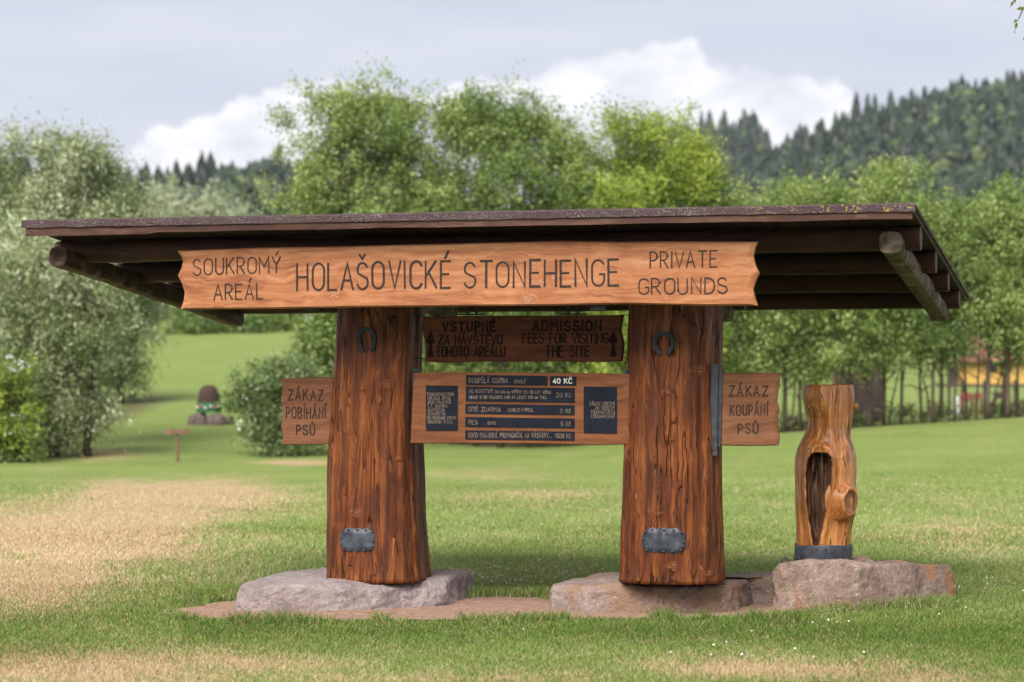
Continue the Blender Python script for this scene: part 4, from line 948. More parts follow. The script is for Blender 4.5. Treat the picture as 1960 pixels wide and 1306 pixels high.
    for dg in range(190, 352, 18):
        for zz in (0.022, 0.088): p = rr(math.radians(dg + (6 if zz > 0.05 else 0)), zz); mb.dome((p[0], p[1] + 0.001, p[2]), 0.009, 0.008, 8)
    mb.build('iron_band', M['iron'], root, True, fix=False)
make_stump()
# ------------------------------------------------------------------ grass blades and clover
def make_grass():
    rng = np.random.default_rng(4)
    def strip(y0, y1, n):
        y = np.sqrt(rng.uniform(y0 ** 2, y1 ** 2, n)); x = rng.uniform(-0.262, 0.262, n) * y; return x, y
    parts = [strip(11.4, 15.5, 230000), strip(15.5, 19.0, 190000), strip(19, 26, 150000), strip(26, 42, 80000)]
    x = np.concatenate([p[0] for p in parts]); y = np.concatenate([p[1] for p in parts])
    keep = ~insoil(x, y)
    # keep blades out of the stones
    du = (x - ORI[0]) * Rv[0] + (y - ORI[1]) * Rv[1]; dv = (x - ORI[0]) * Dv[0] + (y - ORI[1]) * Dv[1]
    for O in (L1, L2, L3):
        c_ = np.mean([o[:2] for o in O], 0); keep &= ~pipoly(du, dv, [(c_[0] + (o[0] - c_[0]) * 0.97, c_[1] + (o[1] - c_[1]) * 0.97) for o in O])
    x, y = x[keep], y[keep]; n = len(x); z = ground_z(x, y)
    dry = dryness(x, y, z); dry = (rng.uniform(0, 1, n) < np.clip(dry * 1.35 - 0.02, 0, 0.97)).astype(float)
    far = np.clip((y - 12) / 20, 0, 1.4)
    h = rng.uniform(0.014, 0.036, n) * (0.65 + 0.75 * fbm(x * 1.3, y * 1.3, 41)) * (1 + 0.5 * far)
    h = np.where(dry > 0.5, h * 0.75, h) * (1 - 0.93 * sstep(27, 42, y))
    # longer growth the mower misses: along the soil's front edge and around the stones
    px, py = project(x, y, z)
    fr = np.exp(-((py - 1192) / 6.0) ** 2) * ((px > 320) & (px < 1560)); h *= 1 + fr * (0.1 + 1.7 * (fbm(x * 4, y * 4, 51) > 0.52))
    rk = np.exp(-((py - 1168) / 12.0) ** 2) * ((px > 1540) & (px < 1830)); h *= 1 + 2.0 * rk * (fbm(x * 5, y * 5, 52) > 0.47)
    bk = np.exp(-((py - 1146) / 9.0) ** 2) * (((px > 890) & (px < 1065)) | ((px > 330) & (px < 480))); h *= 1 + 1.6 * bk
    w = rng.uniform(0.0015, 0.0032, n) * (1 + 1.8 * far)
    yaw = rng.uniform(0, 2 * np.pi, n); lean = rng.uniform(0.1, 0.9, n); ly = rng.uniform(0, 2 * np.pi, n)
    cx, sx_ = np.cos(yaw), np.sin(yaw); lx, lyv = np.cos(ly) * lean * h, np.sin(ly) * lean * h
    def v(off, f, hh): return np.stack([x + cx * w * off + lx * f, y + sx_ * w * off + lyv * f, z - 0.004 + h * hh], -1)
    V = np.stack([v(-1, 0, 0), v(1, 0, 0), v(0.75, 0.3, 0.6), v(-0.75, 0.3, 0.6), v(0.2, 1.0, 0.95), v(-0.2, 1.0, 0.95)], 1).reshape(-1, 3)
    b = (np.arange(n) * 6)[:, None]
    F = np.stack([b + np.array([0, 1, 2, 3]), b + np.array([3, 2, 4, 5])], 1).reshape(-1, 4)
    o = npmesh('grass', V, F, M['blade']); tag(o, kind='stuff')
    pat = fbm(x * 0.7, y * 0.5, 61); dark_band = 0.30 * np.exp(-((py - 1215) / 26.0) ** 2) * (px > 350)  # blade tint lowered in a band in front of the soil strip
    tint = np.clip(rng.uniform(0, 1, n) * 0.65 + 0.7 * (pat - 0.28) - dark_band + 0.16 * ((py < 1120)), 0, 1)
    fattr(o, 'dry', np.repeat(dry, 2)); fattr(o, 'tint', np.repeat(tint, 2))
    # clover heads
    rng = np.random.default_rng(9); m = MB()
    spots = [(950, 1105, 90, 22, 60), (1060, 1095, 60, 25, 35), (1720, 1172, 110, 14, 10), (1860, 1130, 80, 22, 16), (1450, 1250, 220, 30, 9), (1640, 1190, 160, 20, 5), (640, 1110, 60, 16, 8), (1010, 1210, 12, 6, 1)]
    for cx_, cy_, a_, b_, k in spots:
        for _ in range(k):
            gx, gy = g0(cx_ + rng.normal() * a_ * 0.6, min(1300, cy_ + rng.normal() * b_ * 0.6)); 
            if insoil(np.array([gx]), np.array([gy]))[0]: continue
            r = rng.uniform(0.004, 0.009); zc = gz(gx, gy) + rng.uniform(0.02, 0.045)
            m.tube([(gx, gy, zc - r * 0.7), (gx, gy, zc - r * 0.2), (gx, gy, zc + r * 0.5), (gx, gy, zc + r)], [r * 0.5, r, r * 0.85, r * 0.2], 6, True, 0.15, int(rng.integers(1e6)))
    o = m.build('clover_flowers', M['clover'], None, fix=False); tag(o, kind='stuff')
M['clover'] = simple('clover_white', (0.58, 0.52, 0.50), 0.8, 0, 0.25, 60)
make_grass()

# ------------------------------------------------------------------ leaves, crowns, trees
def leaves(name, C_, Rr, per, size, asp, mat, parent, rng, droop=0.3, tint_c=None, flat=0.5, spread=(1, 1, 1), origin=(0, 0, 0), dirs=None, elong=0.0):
    """C_ (k,3) clump centres with radii Rr; each gets `per` leaves of length `size`"""
    k = len(C_); n = k * per; idx = np.repeat(np.arange(k), per)
    g = rng.normal(size=(n, 3)) * 0.52; off = g * Rr[idx][:, None] * np.array(spread)
    P = C_[idx] + off; P[:, 2] -= droop * np.abs(off[:, 0] ** 2 + off[:, 1] ** 2) / np.maximum(Rr[idx], 0.05)
    if dirs is not None: P += dirs[idx] * (np.abs(rng.normal(size=n)) * Rr[idx] * elong)[:, None]
    L = size * rng.uniform(0.6, 1.35, n); wd = L * asp
    d = rng.normal(size=(n, 3)); d[:, 2] = d[:, 2] * 0.7 - droop * 1.6; d /= np.linalg.norm(d, axis=1)[:, None]
    up = rng.normal(size=(n, 3)) * 0.8; up[:, 2] += flat * 2; s = np.cross(d, up); s /= np.linalg.norm(s, axis=1)[:, None] + 1e-9
    nn_ = np.cross(s, d)
    V = np.stack([P - d * L[:, None] * 0.5, P + s * wd[:, None] * 0.5 - nn_ * L[:, None] * 0.05, P + d * L[:, None] * 0.5, P - s * wd[:, None] * 0.5 - nn_ * L[:, None] * 0.05], 1).reshape(-1, 3)
    F = (np.arange(n) * 4)[:, None] + np.arange(4)
    o = npmesh(name, V - np.array(origin), F, mat, parent)
    tc = rng.uniform(0, 1, k) if tint_c is None else tint_c
    fattr(o, 'tint', np.clip(tc[idx] * 0.55 + rng.uniform(0, 1, n) * 0.5 - 0.02, 0, 1)); return o

def clumps(blobs, n, rng, shell=0.55, wob=0.28, lump=0.26):
    """blobs: (x, y, z, rx, ry, rz) ellipsoids; clump centres mostly in their outer part"""
    vol = np.array([b[3] * b[5] for b in blobs]) ** 1.0; ch = rng.choice(len(blobs), n, p=vol / vol.sum()); B = np.array(blobs)[ch]
    d = rng.normal(size=(n, 3)); d /= np.linalg.norm(d, axis=1)[:, None]
    r = (shell + (1 - shell) * rng.uniform(0, 1, n) ** 0.7) * (1 + wob * (rng.uniform(-1, 1, n)))
    P = B[:, :3] + d * r[:, None] * B[:, 3:6]
    m = max(8, n // 9); g = rng.integers(0, m, n); off = rng.normal(size=(n, 3)) * np.array([lump, lump, lump * 0.62])   # gather the clumps into boughs
    loose = rng.uniform(0, 1, n) < 0.16
    Q = P[:m][g] + off; Q[loose] = P[loose]; dd = d[:m][g]; dd[loose] = d[loose]
    return Q, dd
def wood_mesh(base, trunks, targets, rng, name, parent, r0, origin):
    mb = MB()
    for (bx, by, tx, ty, tz, r) in trunks:
        m = 9; path = []; rad = []
        for i in range(m + 1):
            f = i / m
            path.append((base[0] + bx + (tx - bx) * f ** 1.2 + 0.05 * tz * 0.15 * math.sin(f * 5 + bx * 7) - origin[0], base[1] + by + (ty - by) * f - origin[1], base[2] - 0.08 + tz * f - origin[2])); rad.append(r * (1 - 0.82 * f) * (1.25 if i == 0 else 1))
        mb.tube(path, rad, 9, True, 0.06, int(rng.integers(1e6)))
        for tg in targets:
            if rng.uniform() < 1.0 / len(trunks):
                f = min(0.92, max(0.22, (tg[2] - base[2]) / tz * 0.72 + rng.uniform(-0.1, 0.05))); i = f * m; a_ = int(i); q = Vector(path[a_]).lerp(Vector(path[min(m, a_ + 1)]), i - a_)
                e = Vector(tuple(np.array(tg) - np.array(origin))); mid = q.lerp(e, 0.5) + Vector((0, 0, 0.08 * (e - q).length)); rr = max(0.008, r * (1 - 0.8 * f) * 0.45)
                mb.tube([q, mid, e], [rr, rr * 0.6, rr * 0.2], 5, False)
    return mb.build(name, M['bark'], parent, True, fix=False)

def tree(name, label, cat, px, Y, blobs_px, mat, seed, leaf=0.085, asp=0.5, n=420, per=46, cr=0.30, droop=0.25, trunks=None, group=None, depth=0.8, shell=0.45, wob=0.3, r0=0.06, basepy=None, tbias=0.0, spread=(1, 1, 1), elong=0.45):
    """blobs_px: (px, py, half width px, half height px[, depth offset m])"""
    rng = np.random.default_rng(seed); B0 = base_at(px, Y)
    if Y < 60 and asp > 0.45: leaf, per, n, cr = leaf * 0.74, int(per * 1.6), int(n * 1.3), cr * 0.98
    bl = []
    for q in blobs_px:
        q = (q[0], q[1] + (20 if q[1] < 420 and 50 <= Y < 53 else 10 if q[1] < 420 else 0), *q[2:])
        dy = q[4] if len(q) > 4 else 0.0; p = at(q[0], q[1], Y + dy); k = (Y + dy) / FPX
        bl.append((p[0], Y + dy, p[2], q[2] * k, max(0.4, min(q[2], q[3]) * k * depth), q[3] * k))
    root = empty(name, tuple(B0)); tag(root, label, cat, group)
    C_, d = clumps(bl, n, rng, shell, wob, cr * 0.95); C_[:, 2] = np.maximum(C_[:, 2], ground_z(C_[:, 0], C_[:, 1]) + 0.12)
    R_ = cr * rng.uniform(0.55, 1.25, n)
    big_ = (fbm(C_[:, 0] * 1.1 + C_[:, 1] * 0.7 + 50, C_[:, 2] * 1.1 + C_[:, 1] * 0.5 + 50, seed, 3) - 0.5) * 2.0
    tint = np.clip(0.5 + (rng.uniform(0, 1, n) - 0.5) * 0.75 + big_ * 0.8 + tbias, 0, 1)
    dd_ = d * 0.8 + np.array([0, 0, 0.55 if droop < 0.45 else 0.15]); dd_ /= np.linalg.norm(dd_, axis=1)[:, None]
    leaves('crown', C_, R_, per, leaf, asp, mat, root, rng, droop, tint, 0.5, spread, B0, dd_, elong)
    top = max(b[2] + b[5] for b in bl) - B0[2]
    if trunks is None: trunks = [(0, 0, 0, 0, top * 0.92, r0)]
    tg = C_[rng.choice(n, min(n, 46), replace=False)]
    wood_mesh(B0, trunks, tg, rng, 'trunk', root, r0, B0)
    return root

def tw(px, Y): return px * Y / FPX
ROW = 'trees in a row behind the shelter'
tree('tree', 'tall airy round tree with sky gaps, leftmost of the row behind the shelter roof', 'tree', 700, 50.0,
     [(640, 215, 80, 70), (600, 275, 52, 60), (590, 350, 45, 60), (690, 190, 75, 50), (690, 330, 115, 95), (740, 240, 65, 75), (650, 430, 75, 120), (760, 430, 90, 160), (690, 580, 95, 110), (720, 690, 80, 60)],
     M['leaf'], 11, 0.095, 0.55, 620, 40, 0.24, 0.35, [(-0.2, 0, -0.5, 0, 5.6, 0.07), (0.15, 0.2, 0.4, 0, 5.4, 0.07)], ROW, 0.7, 0.25, 0.35, tbias=0.22)
tree('tree', 'tall dense green tree with drooping boughs beside the airy tree', 'tree', 850, 51.0,
     [(830, 195, 85, 55), (760, 230, 60, 70), (910, 220, 75, 70), (830, 320, 120, 100), (860, 470, 130, 150), (880, 640, 110, 110)],
     M['leaf'], 12, 0.10, 0.55, 760, 46, 0.28, 0.5, [(-0.3, 0, -0.4, 0, 6.0, 0.08), (0.3, 0.1, 0.4, 0, 5.8, 0.07), (0.7, -0.2, 0.9, 0, 5.0, 0.05)], ROW, 0.8, 0.4, 0.28, spread=(1.1, 1.1, 0.8), tbias=0.14)
tree('tree', 'pointed dark green tree whose top rises left of the brightest cloud', 'tree', 980, 50.5,
     [(975, 185, 55, 50), (965, 250, 80, 65), (985, 340, 105, 105), (1000, 500, 110, 140), (1010, 660, 90, 110)],
     M['leafdark'], 13, 0.095, 0.5, 700, 46, 0.27, 0.4, [(-0.2, 0, 0, 0, 6.2, 0.07), (0.35, 0.1, 0.5, 0, 5.2, 0.055)], ROW, 0.8, 0.4, 0.3, tbias=0.36)
tree('tree', 'slim conical green tree between the pointed tree and the yellowish tree', 'tree', 1075, 51.0,
     [(1065, 215, 40, 40), (1075, 265, 60, 55), (1085, 340, 85, 85), (1110, 400, 80, 60), (1095, 480, 95, 120), (1100, 650, 85, 110)],
     M['leaf'], 14, 0.095, 0.5, 560, 46, 0.26, 0.35, [(0, 0, -0.1, 0, 5.6, 0.06), (0.35, 0.1, 0.3, 0, 4.6, 0.05)], ROW, 0.8, 0.4, 0.3, tbias=0.06)
tree('tree', 'bright yellow green tree rising above the roof right of the middle', 'tree', 1230, 50.0,
     [(1190, 235, 50, 40), (1250, 245, 55, 45), (1165, 300, 50, 55), (1225, 310, 90, 70), (1320, 300, 45, 50), (1230, 420, 130, 110), (1240, 580, 110, 140), (1170, 650, 90, 70), (1290, 660, 80, 70)],
     M['leafyellow'], 15, 0.10, 0.5, 800, 44, 0.25, 0.2, [(-0.3, 0, -0.4, 0, 5.2, 0.06), (0.2, 0.1, 0.2, 0, 5.3, 0.06), (0.7, 0, 0.9, 0, 4.4, 0.05)], ROW, 0.8, 0.4, 0.32, tbias=-0.12)
tree('tree', 'light green tree with a loose yellowish side bough right of the yellow green tree', 'tree', 1370, 50.5,
     [(1330, 310, 40, 50), (1362, 330, 24, 40), (1370, 370, 75, 50), (1380, 460, 100, 90), (1390, 600, 100, 110), (1420, 670, 80, 50)],
     M['leaf'], 16, 0.10, 0.5, 480, 44, 0.26, 0.25, [(0, 0, -0.1, 0, 4.8, 0.055), (0.4, 0, 0.5, 0, 4.2, 0.05)], ROW, 0.8, 0.4, 0.3, tbias=0.18)
tree('tree', 'low round light green tree just above the roof edge left of centre right', 'tree', 1500, 50.5,
     [(1500, 370, 60, 40), (1460, 410, 60, 50), (1540, 420, 60, 60), (1500, 520, 90, 90), (1500, 640, 80, 70), (1540, 690, 60, 40)],
     M['leaf'], 17, 0.10, 0.5, 430, 44, 0.26, 0.25, [(0, 0, 0, 0, 4.2, 0.055), (-0.3, 0, -0.4, 0, 3.6, 0.045), (0.35, 0.1, 0.4, 0, 3.4, 0.04)], ROW, 0.8, 0.4, 0.3, tbias=0.12)
tree('tree', 'bushy green tree with a broad top peeping over the roof beneath the wooded hill', 'tree', 1625, 50.0,
     [(1625, 350, 50, 32), (1590, 385, 45, 40), (1640, 430, 80, 70), (1620, 540, 80, 80), (1615, 640, 65, 55), (1650, 690, 45, 28)],
     M['leaf'], 18, 0.10, 0.5, 430, 44, 0.26, 0.3, [(0.0, 0, 0, 0, 4.2, 0.065), (0.45, 0.1, 0.3, 0, 3.6, 0.05)], ROW, 0.8, 0.4, 0.3, tbias=0.10)
tree('tree', 'green tree with the tallest tip near the right roof corner', 'tree', 1725, 50.5,
     [(1705, 335, 38, 32), (1720, 390, 60, 50), (1770, 440, 50, 60), (1730, 520, 80, 90), (1720, 630, 75, 60), (1745, 700, 40, 22)],
     M['leaf'], 19, 0.10, 0.5, 430, 42, 0.26, 0.3, [(-0.35, 0, -0.3, 0, 4.2, 0.035), (0.0, 0.1, 0, 0, 4.0, 0.04), (0.42, 0, 0.4, 0, 3.6, 0.035)], ROW, 0.8, 0.35, 0.3, tbias=0.16)
tree('tree', 'thin leafy tree right of the drooping roof corner with a bent grey stem', 'tree', 1815, 50.0,
     [(1800, 450, 40, 60), (1830, 480, 40, 60), (1810, 560, 70, 70), (1790, 640, 70, 50)],
     M['leafdark'], 20, 0.095, 0.5, 300, 42, 0.25, 0.3, [(-0.30, 0, -0.3, 0, 3.6, 0.04), (0.1, 0, 0.2, 0, 3.4, 0.035), (0.42, 0.1, 0.3, 0, 3.2, 0.032)], ROW, 0.8, 0.35, 0.3, tbias=0.35)
tree('tree', 'bright leafy tree at the right edge of the photo beyond the roof', 'tree', 1915, 50.0,
     [(1900, 375, 45, 42), (1945, 390, 40, 40), (1900, 450, 55, 60), (1960, 480, 60, 70), (1910, 560, 60, 70), (1960, 610, 50, 50), (1935, 665, 30, 22)],
     M['leaf'], 21, 0.10, 0.5, 430, 42, 0.25, 0.3, [(-0.25, 0, -0.2, 0, 4.1, 0.06), (0.12, 0, 0.2, 0, 3.9, 0.05), (0.36, 0.1, 0.5, 0, 3.6, 0.035)], ROW, 0.8, 0.35, 0.3, tbias=0.16)
HED = 'hedge trees behind the tree row'
for i, (px_, bl_, lab) in enumerate([
    (1440, [(1440, 600, 70, 90), (1430, 700, 60, 50)], 'dark hedge tree behind the row, seen right of the right dog sign'),
    (1560, [(1560, 560, 70, 90), (1550, 660, 50, 60)], 'dark hedge tree behind the row above the hollow stump'),
    (1690, [(1690, 520, 70, 90), (1700, 600, 60, 60)], 'dark hedge tree behind the row above the dark shed'),
    (1800, [(1790, 520, 70, 90), (1780, 620, 50, 60)], 'dark hedge tree behind the row left of the yellow cabin'),
    (1920, [(1930, 500, 80, 90), (1900, 575, 70, 45), (1930, 640, 60, 26), (1840, 650, 26, 30)], 'dark hedge tree behind the row over the red cabin roof'),
    (620, [(640, 520, 70, 110), (610, 500, 60, 80)], 'dark hedge tree behind the airy tree, left of the left pillar top'),
    (900, [(900, 600, 110, 110), (860, 700, 90, 60)], 'dark hedge tree behind the hanging sign, left half'),
    (1110, [(1110, 600, 110, 110), (1120, 700, 90, 60)], 'dark hedge tree behind the hanging sign, right half')]):
    tree('hedge_tree', lab, 'tree', px_, 58.0, bl_, M['leafdark'], 300 + i, 0.11, 0.5, 320 if px_ < 1900 else 620, 44, 0.30, 0.3, None, HED, 0.8, 0.3, 0.3, tbias=-0.05)
# thin bare stems between them
rnd = random.Random(77)
for i, (px_, h_, ln) in enumerate([(1700, 1.0, 0.25), (1783, 1.2, -0.3), (1868, 1.5, 0.12), (1895, 1.1, 0.35), (860, 0.9, 0.1), (905, 0.8, -0.1), (1010, 0.8, 0.1), (1065, 1.0, 0.05), (1180, 1.0, 0.0), (1515, 1.0, 0.1), (1545, 0.8, -0.1)]):
    b_ = base_at(px_, 50.2 + 0.7 * rnd.random()); mb = MB()
    mb.tube([(0, 0, -0.05), (ln * 0.3, 0, h_ * 0.5), (ln, 0.05, h_ * 1.2)], [0.025, 0.020, 0.012], 6)
    for q in range(7):
        f = rnd.uniform(0.2, 0.95); s_ = rnd.choice((-1, 1)); e = rnd.uniform(0.2, 0.55)
        mb.tube([(ln * f, 0, h_ * f), (ln * f + s_ * e * 0.6, rnd.uniform(-.1, .1), h_ * f + e * 0.25), (ln * f + s_ * e, rnd.uniform(-.1, .1), h_ * f + e * rnd.uniform(0.1, 0.5))], [0.010, 0.007, 0.004], 5)
    o = mb.build('sapling', M['bark'], None, fix=False); o.location = tuple(b_)
    tag(o, 'thin bare sapling stem standing among the tree trunks of the row', 'sapling', 'bare saplings in the tree row')

# left side: willow-like bushes, silver foliage
WG = 'willows at the left edge'
tree('willow_tree', 'big silvery green willow with a domed top at the left edge', 'tree', 95, 48.0,
     [(100, 305, 120, 68), (20, 330, 70, 80), (170, 350, 75, 70), (60, 440, 130, 110), (210, 430, 60, 60), (150, 500, 130, 100)],
     M['willow'], 31, 0.10, 0.30, 700, 84, 0.27, 0.45, [(-0.3, 0, -0.6, 0, 4.8, 0.11), (0.2, 0.2, 0.6, 0, 4.6, 0.10)], WG, 0.7, 0.5, 0.2, tbias=0.06, elong=0.8)
tree('willow_tree', 'broad pale willow in front whose boughs hang under the left roof corner', 'tree', 130, 45.0,
     [(60, 500, 105, 80), (140, 560, 95, 80), (50, 620, 100, 100), (160, 640, 70, 70), (85, 720, 80, 60), (60, 785, 75, 42), (120, 775, 45, 35)],
     M['willow'], 32, 0.10, 0.30, 720, 84, 0.26, 0.5, [(-0.2, 0, -0.7, 0, 3.4, 0.10), (0.3, 0.2, 0.7, 0, 3.2, 0.09)], WG, 0.8, 0.5, 0.2, tbias=0.06, elong=0.8)
tree('willow_tree', 'darker green willow farther back reaching towards the lawn behind the left sloping log', 'tree', 205, 62.0,
     [(225, 570, 60, 70), (262, 610, 34, 50), (200, 660, 60, 60), (160, 722, 60, 48), (215, 700, 40, 40), (270, 545, 32, 45)],
     M['willowdark'], 33, 0.10, 0.30, 620, 64, 0.28, 0.5, [(-0.2, 0, -0.3, 0, 2.6, 0.09), (0.3, 0.2, 0.4, 0, 2.6, 0.08)], WG, 0.9, 0.5, 0.15, tbias=0.04)
tree('shrub', 'small yellowish shrub with white blossom and a brown stem at the left edge', 'shrub', 45, 43.5,
     [(20, 760, 45, 70), (45, 800, 30, 45), (-10, 700, 35, 60), (0, 830, 45, 30)],
     M['leafyellow'], 34, 0.085, 0.4, 230, 44, 0.20, 0.2, [(0, 0, -0.05, 0, 1.4, 0.085), (-0.1, 0.05, -0.3, 0, 1.5, 0.05)], None, 0.9, 0.4, 0.25, tbias=-0.25)
for i, (px_, top, hw, lab) in enumerate([(300, 362, 24, 'pointed silvery tree peeping over the roof behind the big willow'), (360, 372, 50, 'round silvery tree over the roof beside the pointed silvery one'), (415, 392, 32, 'low silvery tree above the roof, right of the round silvery one')]):
    tree('silver_tree', lab, 'tree', px_, 128.0, [(px_, top + 30, hw, 36), (px_ - 6, top + 90, hw * 1.1, 60), (px_, top + 170, hw * 1.1, 70)], M['silver'], 40 + i, 0.26, 0.4, 260, 40, 0.6, 0.3, None, 'silvery trees beyond the willow', 0.9, 0.4, 0.25, r0=0.1)

def flowers_on(root, pts_px, Y, seed, n=26, r=0.05, name='blossom'):
    rng = np.random.default_rng(seed); C_ = []
    for (px_, py_, sx_, sy_) in pts_px:
        for _ in range(n): p = at(px_ + rng.normal() * sx_, py_ + rng.normal() * sy_, Y - rng.uniform(0.15, 0.5)); C_.append(p)
    C_ = np.array(C_); leaves(name, C_, np.full(len(C_), r), 5, 0.04, 0.8, M['petal'], root, rng, 0.0, None, 0.5, (1, 1, 1), np.array(root.location))
bush = tree('flowering_bush', 'bushy shrub with white blossom left of the left pillar on the lawn', 'shrub', 500, 45.5,
     [(525, 745, 62, 45), (500, 790, 45, 45), (560, 770, 60, 70), (535, 820, 60, 40), (540, 715, 25, 25)],
     M['bushleaf'], 51, 0.085, 0.4, 420, 46, 0.20, 0.2, [(0, 0, 0.1, 0, 1.5, 0.05), (0.1, 0, 0.5, 0, 1.4, 0.04)], None, 0.9, 0.4, 0.28)
flowers_on(bush, [(530, 700, 14, 14), (555, 720, 22, 10), (500, 740, 14, 16), (575, 718, 14, 6), (470, 765, 8, 20), (520, 770, 22, 20), (460, 810, 10, 8)], 45.5, 5, 5)
sh = [o for o in COL.objects if o.name.startswith('shrub')][0]
flowers_on(sh, [(22, 690, 14, 14), (40, 700, 10, 8), (35, 820, 8, 18), (12, 700, 10, 16)], 43.5, 6, 8)
tree('shrub', 'green shrub close to the upper left edge of the left pillar', 'shrub', 640, 47.0,
     [(625, 660, 34, 40), (640, 620, 40, 40), (655, 700, 40, 40), (600, 690, 14, 18)], M['leaf'], 52, 0.085, 0.45, 300, 44, 0.2, 0.25, [(0, 0, -0.1, 0, 2.2, 0.04), (0.2, 0, 0.2, 0, 2.3, 0.04)], None, 0.9, 0.35, 0.3)
for i, (px_, py_, hw, hh, lab, Y_) in enumerate([(365, 615, 22, 26, 'dark round bush at the far lawn edge under the left sloping log', 98), (425, 626, 30, 8, 'low flat bush at the far lawn edge left of the larger hedge bush', 99), (475, 630, 26, 6, 'lowest strip of bush at the far lawn edge', 99),
                                            (535, 610, 32, 28, 'wide bush at the far lawn edge beside the grey stone wall', 100), (590, 590, 40, 22, 'tall bush behind the grey stone wall', 108)]):
    tree('bush', lab, 'bush', px_, Y_, [(px_, py_, hw, hh), (px_, py_ + hh, hw, 12)], M['leafdark' if i < 3 else 'leaf'], 60 + i, 0.16, 0.5, 120, 40, 0.38, 0.2, None, 'bushes at the far lawn edge', 1.0, 0.3, 0.25, r0=0.05)

def undergrowth():
    rng = np.random.default_rng(91); n = 420; px_ = rng.uniform(780, 1990, n); Y_ = 51.3 + rng.normal(size=n) * 0.7; x = (px_ - 980) / FPX * Y_
    keep = fbm(x * 0.9, Y_ * 0.4, 12) > 0.40; x, Y_ = x[keep], Y_[keep]
    C_ = np.stack([x, Y_, ground_z(x, Y_) + rng.uniform(0.03, 0.30, len(x))], -1)
    o = leaves('undergrowth', C_, rng.uniform(0.10, 0.24, len(x)), 40, 0.075, 0.4, M['scrub'], None, rng, -0.2); tag(o, kind='stuff')
M['scrub'] = leaf_mat('scrub_leaves', [(0, (0.060, 0.052, 0.024)), (0.5, (0.095, 0.120, 0.036)), (1, (0.22, 0.22, 0.10))], 0.3, 0.02)
undergrowth()

# ------------------------------------------------------------------ small things on the lawn
b_ = base_at(340, 44.0); r_ = empty('lawn_sign', tuple(b_), -0.05); tag(r_, 'little wooden plank sign on a thin post standing on the left lawn', 'sign')
mb = MB(); mb.tube([(0, 0, -0.1), (0.005, 0, 0.3), (0, 0, 0.56)], [0.028, 0.027, 0.027], 8, True, 0.04, 2, 0.3); mb.build('post', M['plainwood'], r_)
mb = MB(); P = [(-0.21, 0.49), (-0.24, 0.53), (-0.20, 0.60), (0.0, 0.585), (0.19, 0.59), (0.25, 0.555), (0.22, 0.50), (0.05, 0.515)]
mb.prism(P, -0.05, -0.027); mb.build('board', M['plainwood'], r_)
# planted mound on rough stones (the painted figure on top is left out)
b_ = base_at(400, 55.0); Yk = 55.0 / FPX
r_ = empty('ornamental_mound', (b_[0], b_[1], b_[2])); tag(r_, 'brown conical ornamental mound with a green flowered foot on rough stones', 'garden ornament')
def lathe(name, prof_, mat, par, n=32, jit=0.0, seed=0):
    V = []; F = []; m = len(prof_)
    for r, z in prof_:
        for k in range(n):
            a_ = 2 * math.pi * k / n; j = 1 + jit * mnoise.noise(Vector((math.cos(a_) * 5, math.sin(a_) * 5, z * 14 + seed))) if r > 0.01 else 1
            V.append((r * j * math.cos(a_), r * j * math.sin(a_), z))
    for i in range(m - 1):
        for k in range(n): F.append((i * n + k, i * n + (k + 1) % n, (i + 1) * n + (k + 1) % n, (i + 1) * n + k))
    return mesh(name, V, F, mat, par, True)
hb = (812 - 788) * Yk
M['mound'] = simple('mound_brown', (0.055, 0.032, 0.024), 0.9, 0, 0.5, 40, 0.8); M['moundgreen'] = simple('mound_green', (0.020, 0.095, 0.040), 0.8, 0, 0.4, 30, 0.3)
M['dotwhite'] = simple('painted_white', (0.6, 0.6, 0.58), 0.7); M['dotred'] = simple('painted_red', (0.55, 0.10, 0.03), 0.7)
lathe('foot', [(0.01, hb - 0.02), (0.285, hb - 0.02), (0.285, hb), (0.275, hb + 0.20), (0.255, hb + 0.215)], M['moundgreen'], r_)
lathe('mound', [(0.262, hb + 0.19), (0.262, hb + 0.23), (0.245, hb + 0.36), (0.21, hb + 0.48), (0.16, hb + 0.565), (0.09, hb + 0.60), (0.005, hb + 0.605)], M['mound'], r_, 40, 0.06)
for i, (a_, z, c_) in enumerate([(-150, 0.10, 'dotwhite'), (-122, 0.13, 'dotred'), (-100, 0.09, 'dotwhite'), (-75, 0.12, 'dotwhite'), (-55, 0.10, 'dotred'), (-32, 0.13, 'dotwhite')]):
    mb = MB(); mb.dome((0.278 * math.cos(math.radians(a_)), 0.278 * math.sin(math.radians(a_)), hb + z), 0.035, 0.02); mb.build('flower', M[c_], r_)
for i, (px_, w_, h_, dy, lab, sd) in enumerate([(378, 0.26, 0.26, -0.1, 'rough stone under the left side of the ornamental mound', 71), (415, 0.30, 0.24, -0.25, 'large pale stone in front of the ornamental mound', 72), (437, 0.15, 0.18, 0.0, 'smallest stone at the right of the ornamental mound', 73)]):
    p = base_at(px_, 55 + dy); small_rock(px_, 800, 55 + dy, w_, 0.28, h_, sd, M['fieldstone'], lab, 0, 'stone', p[2])
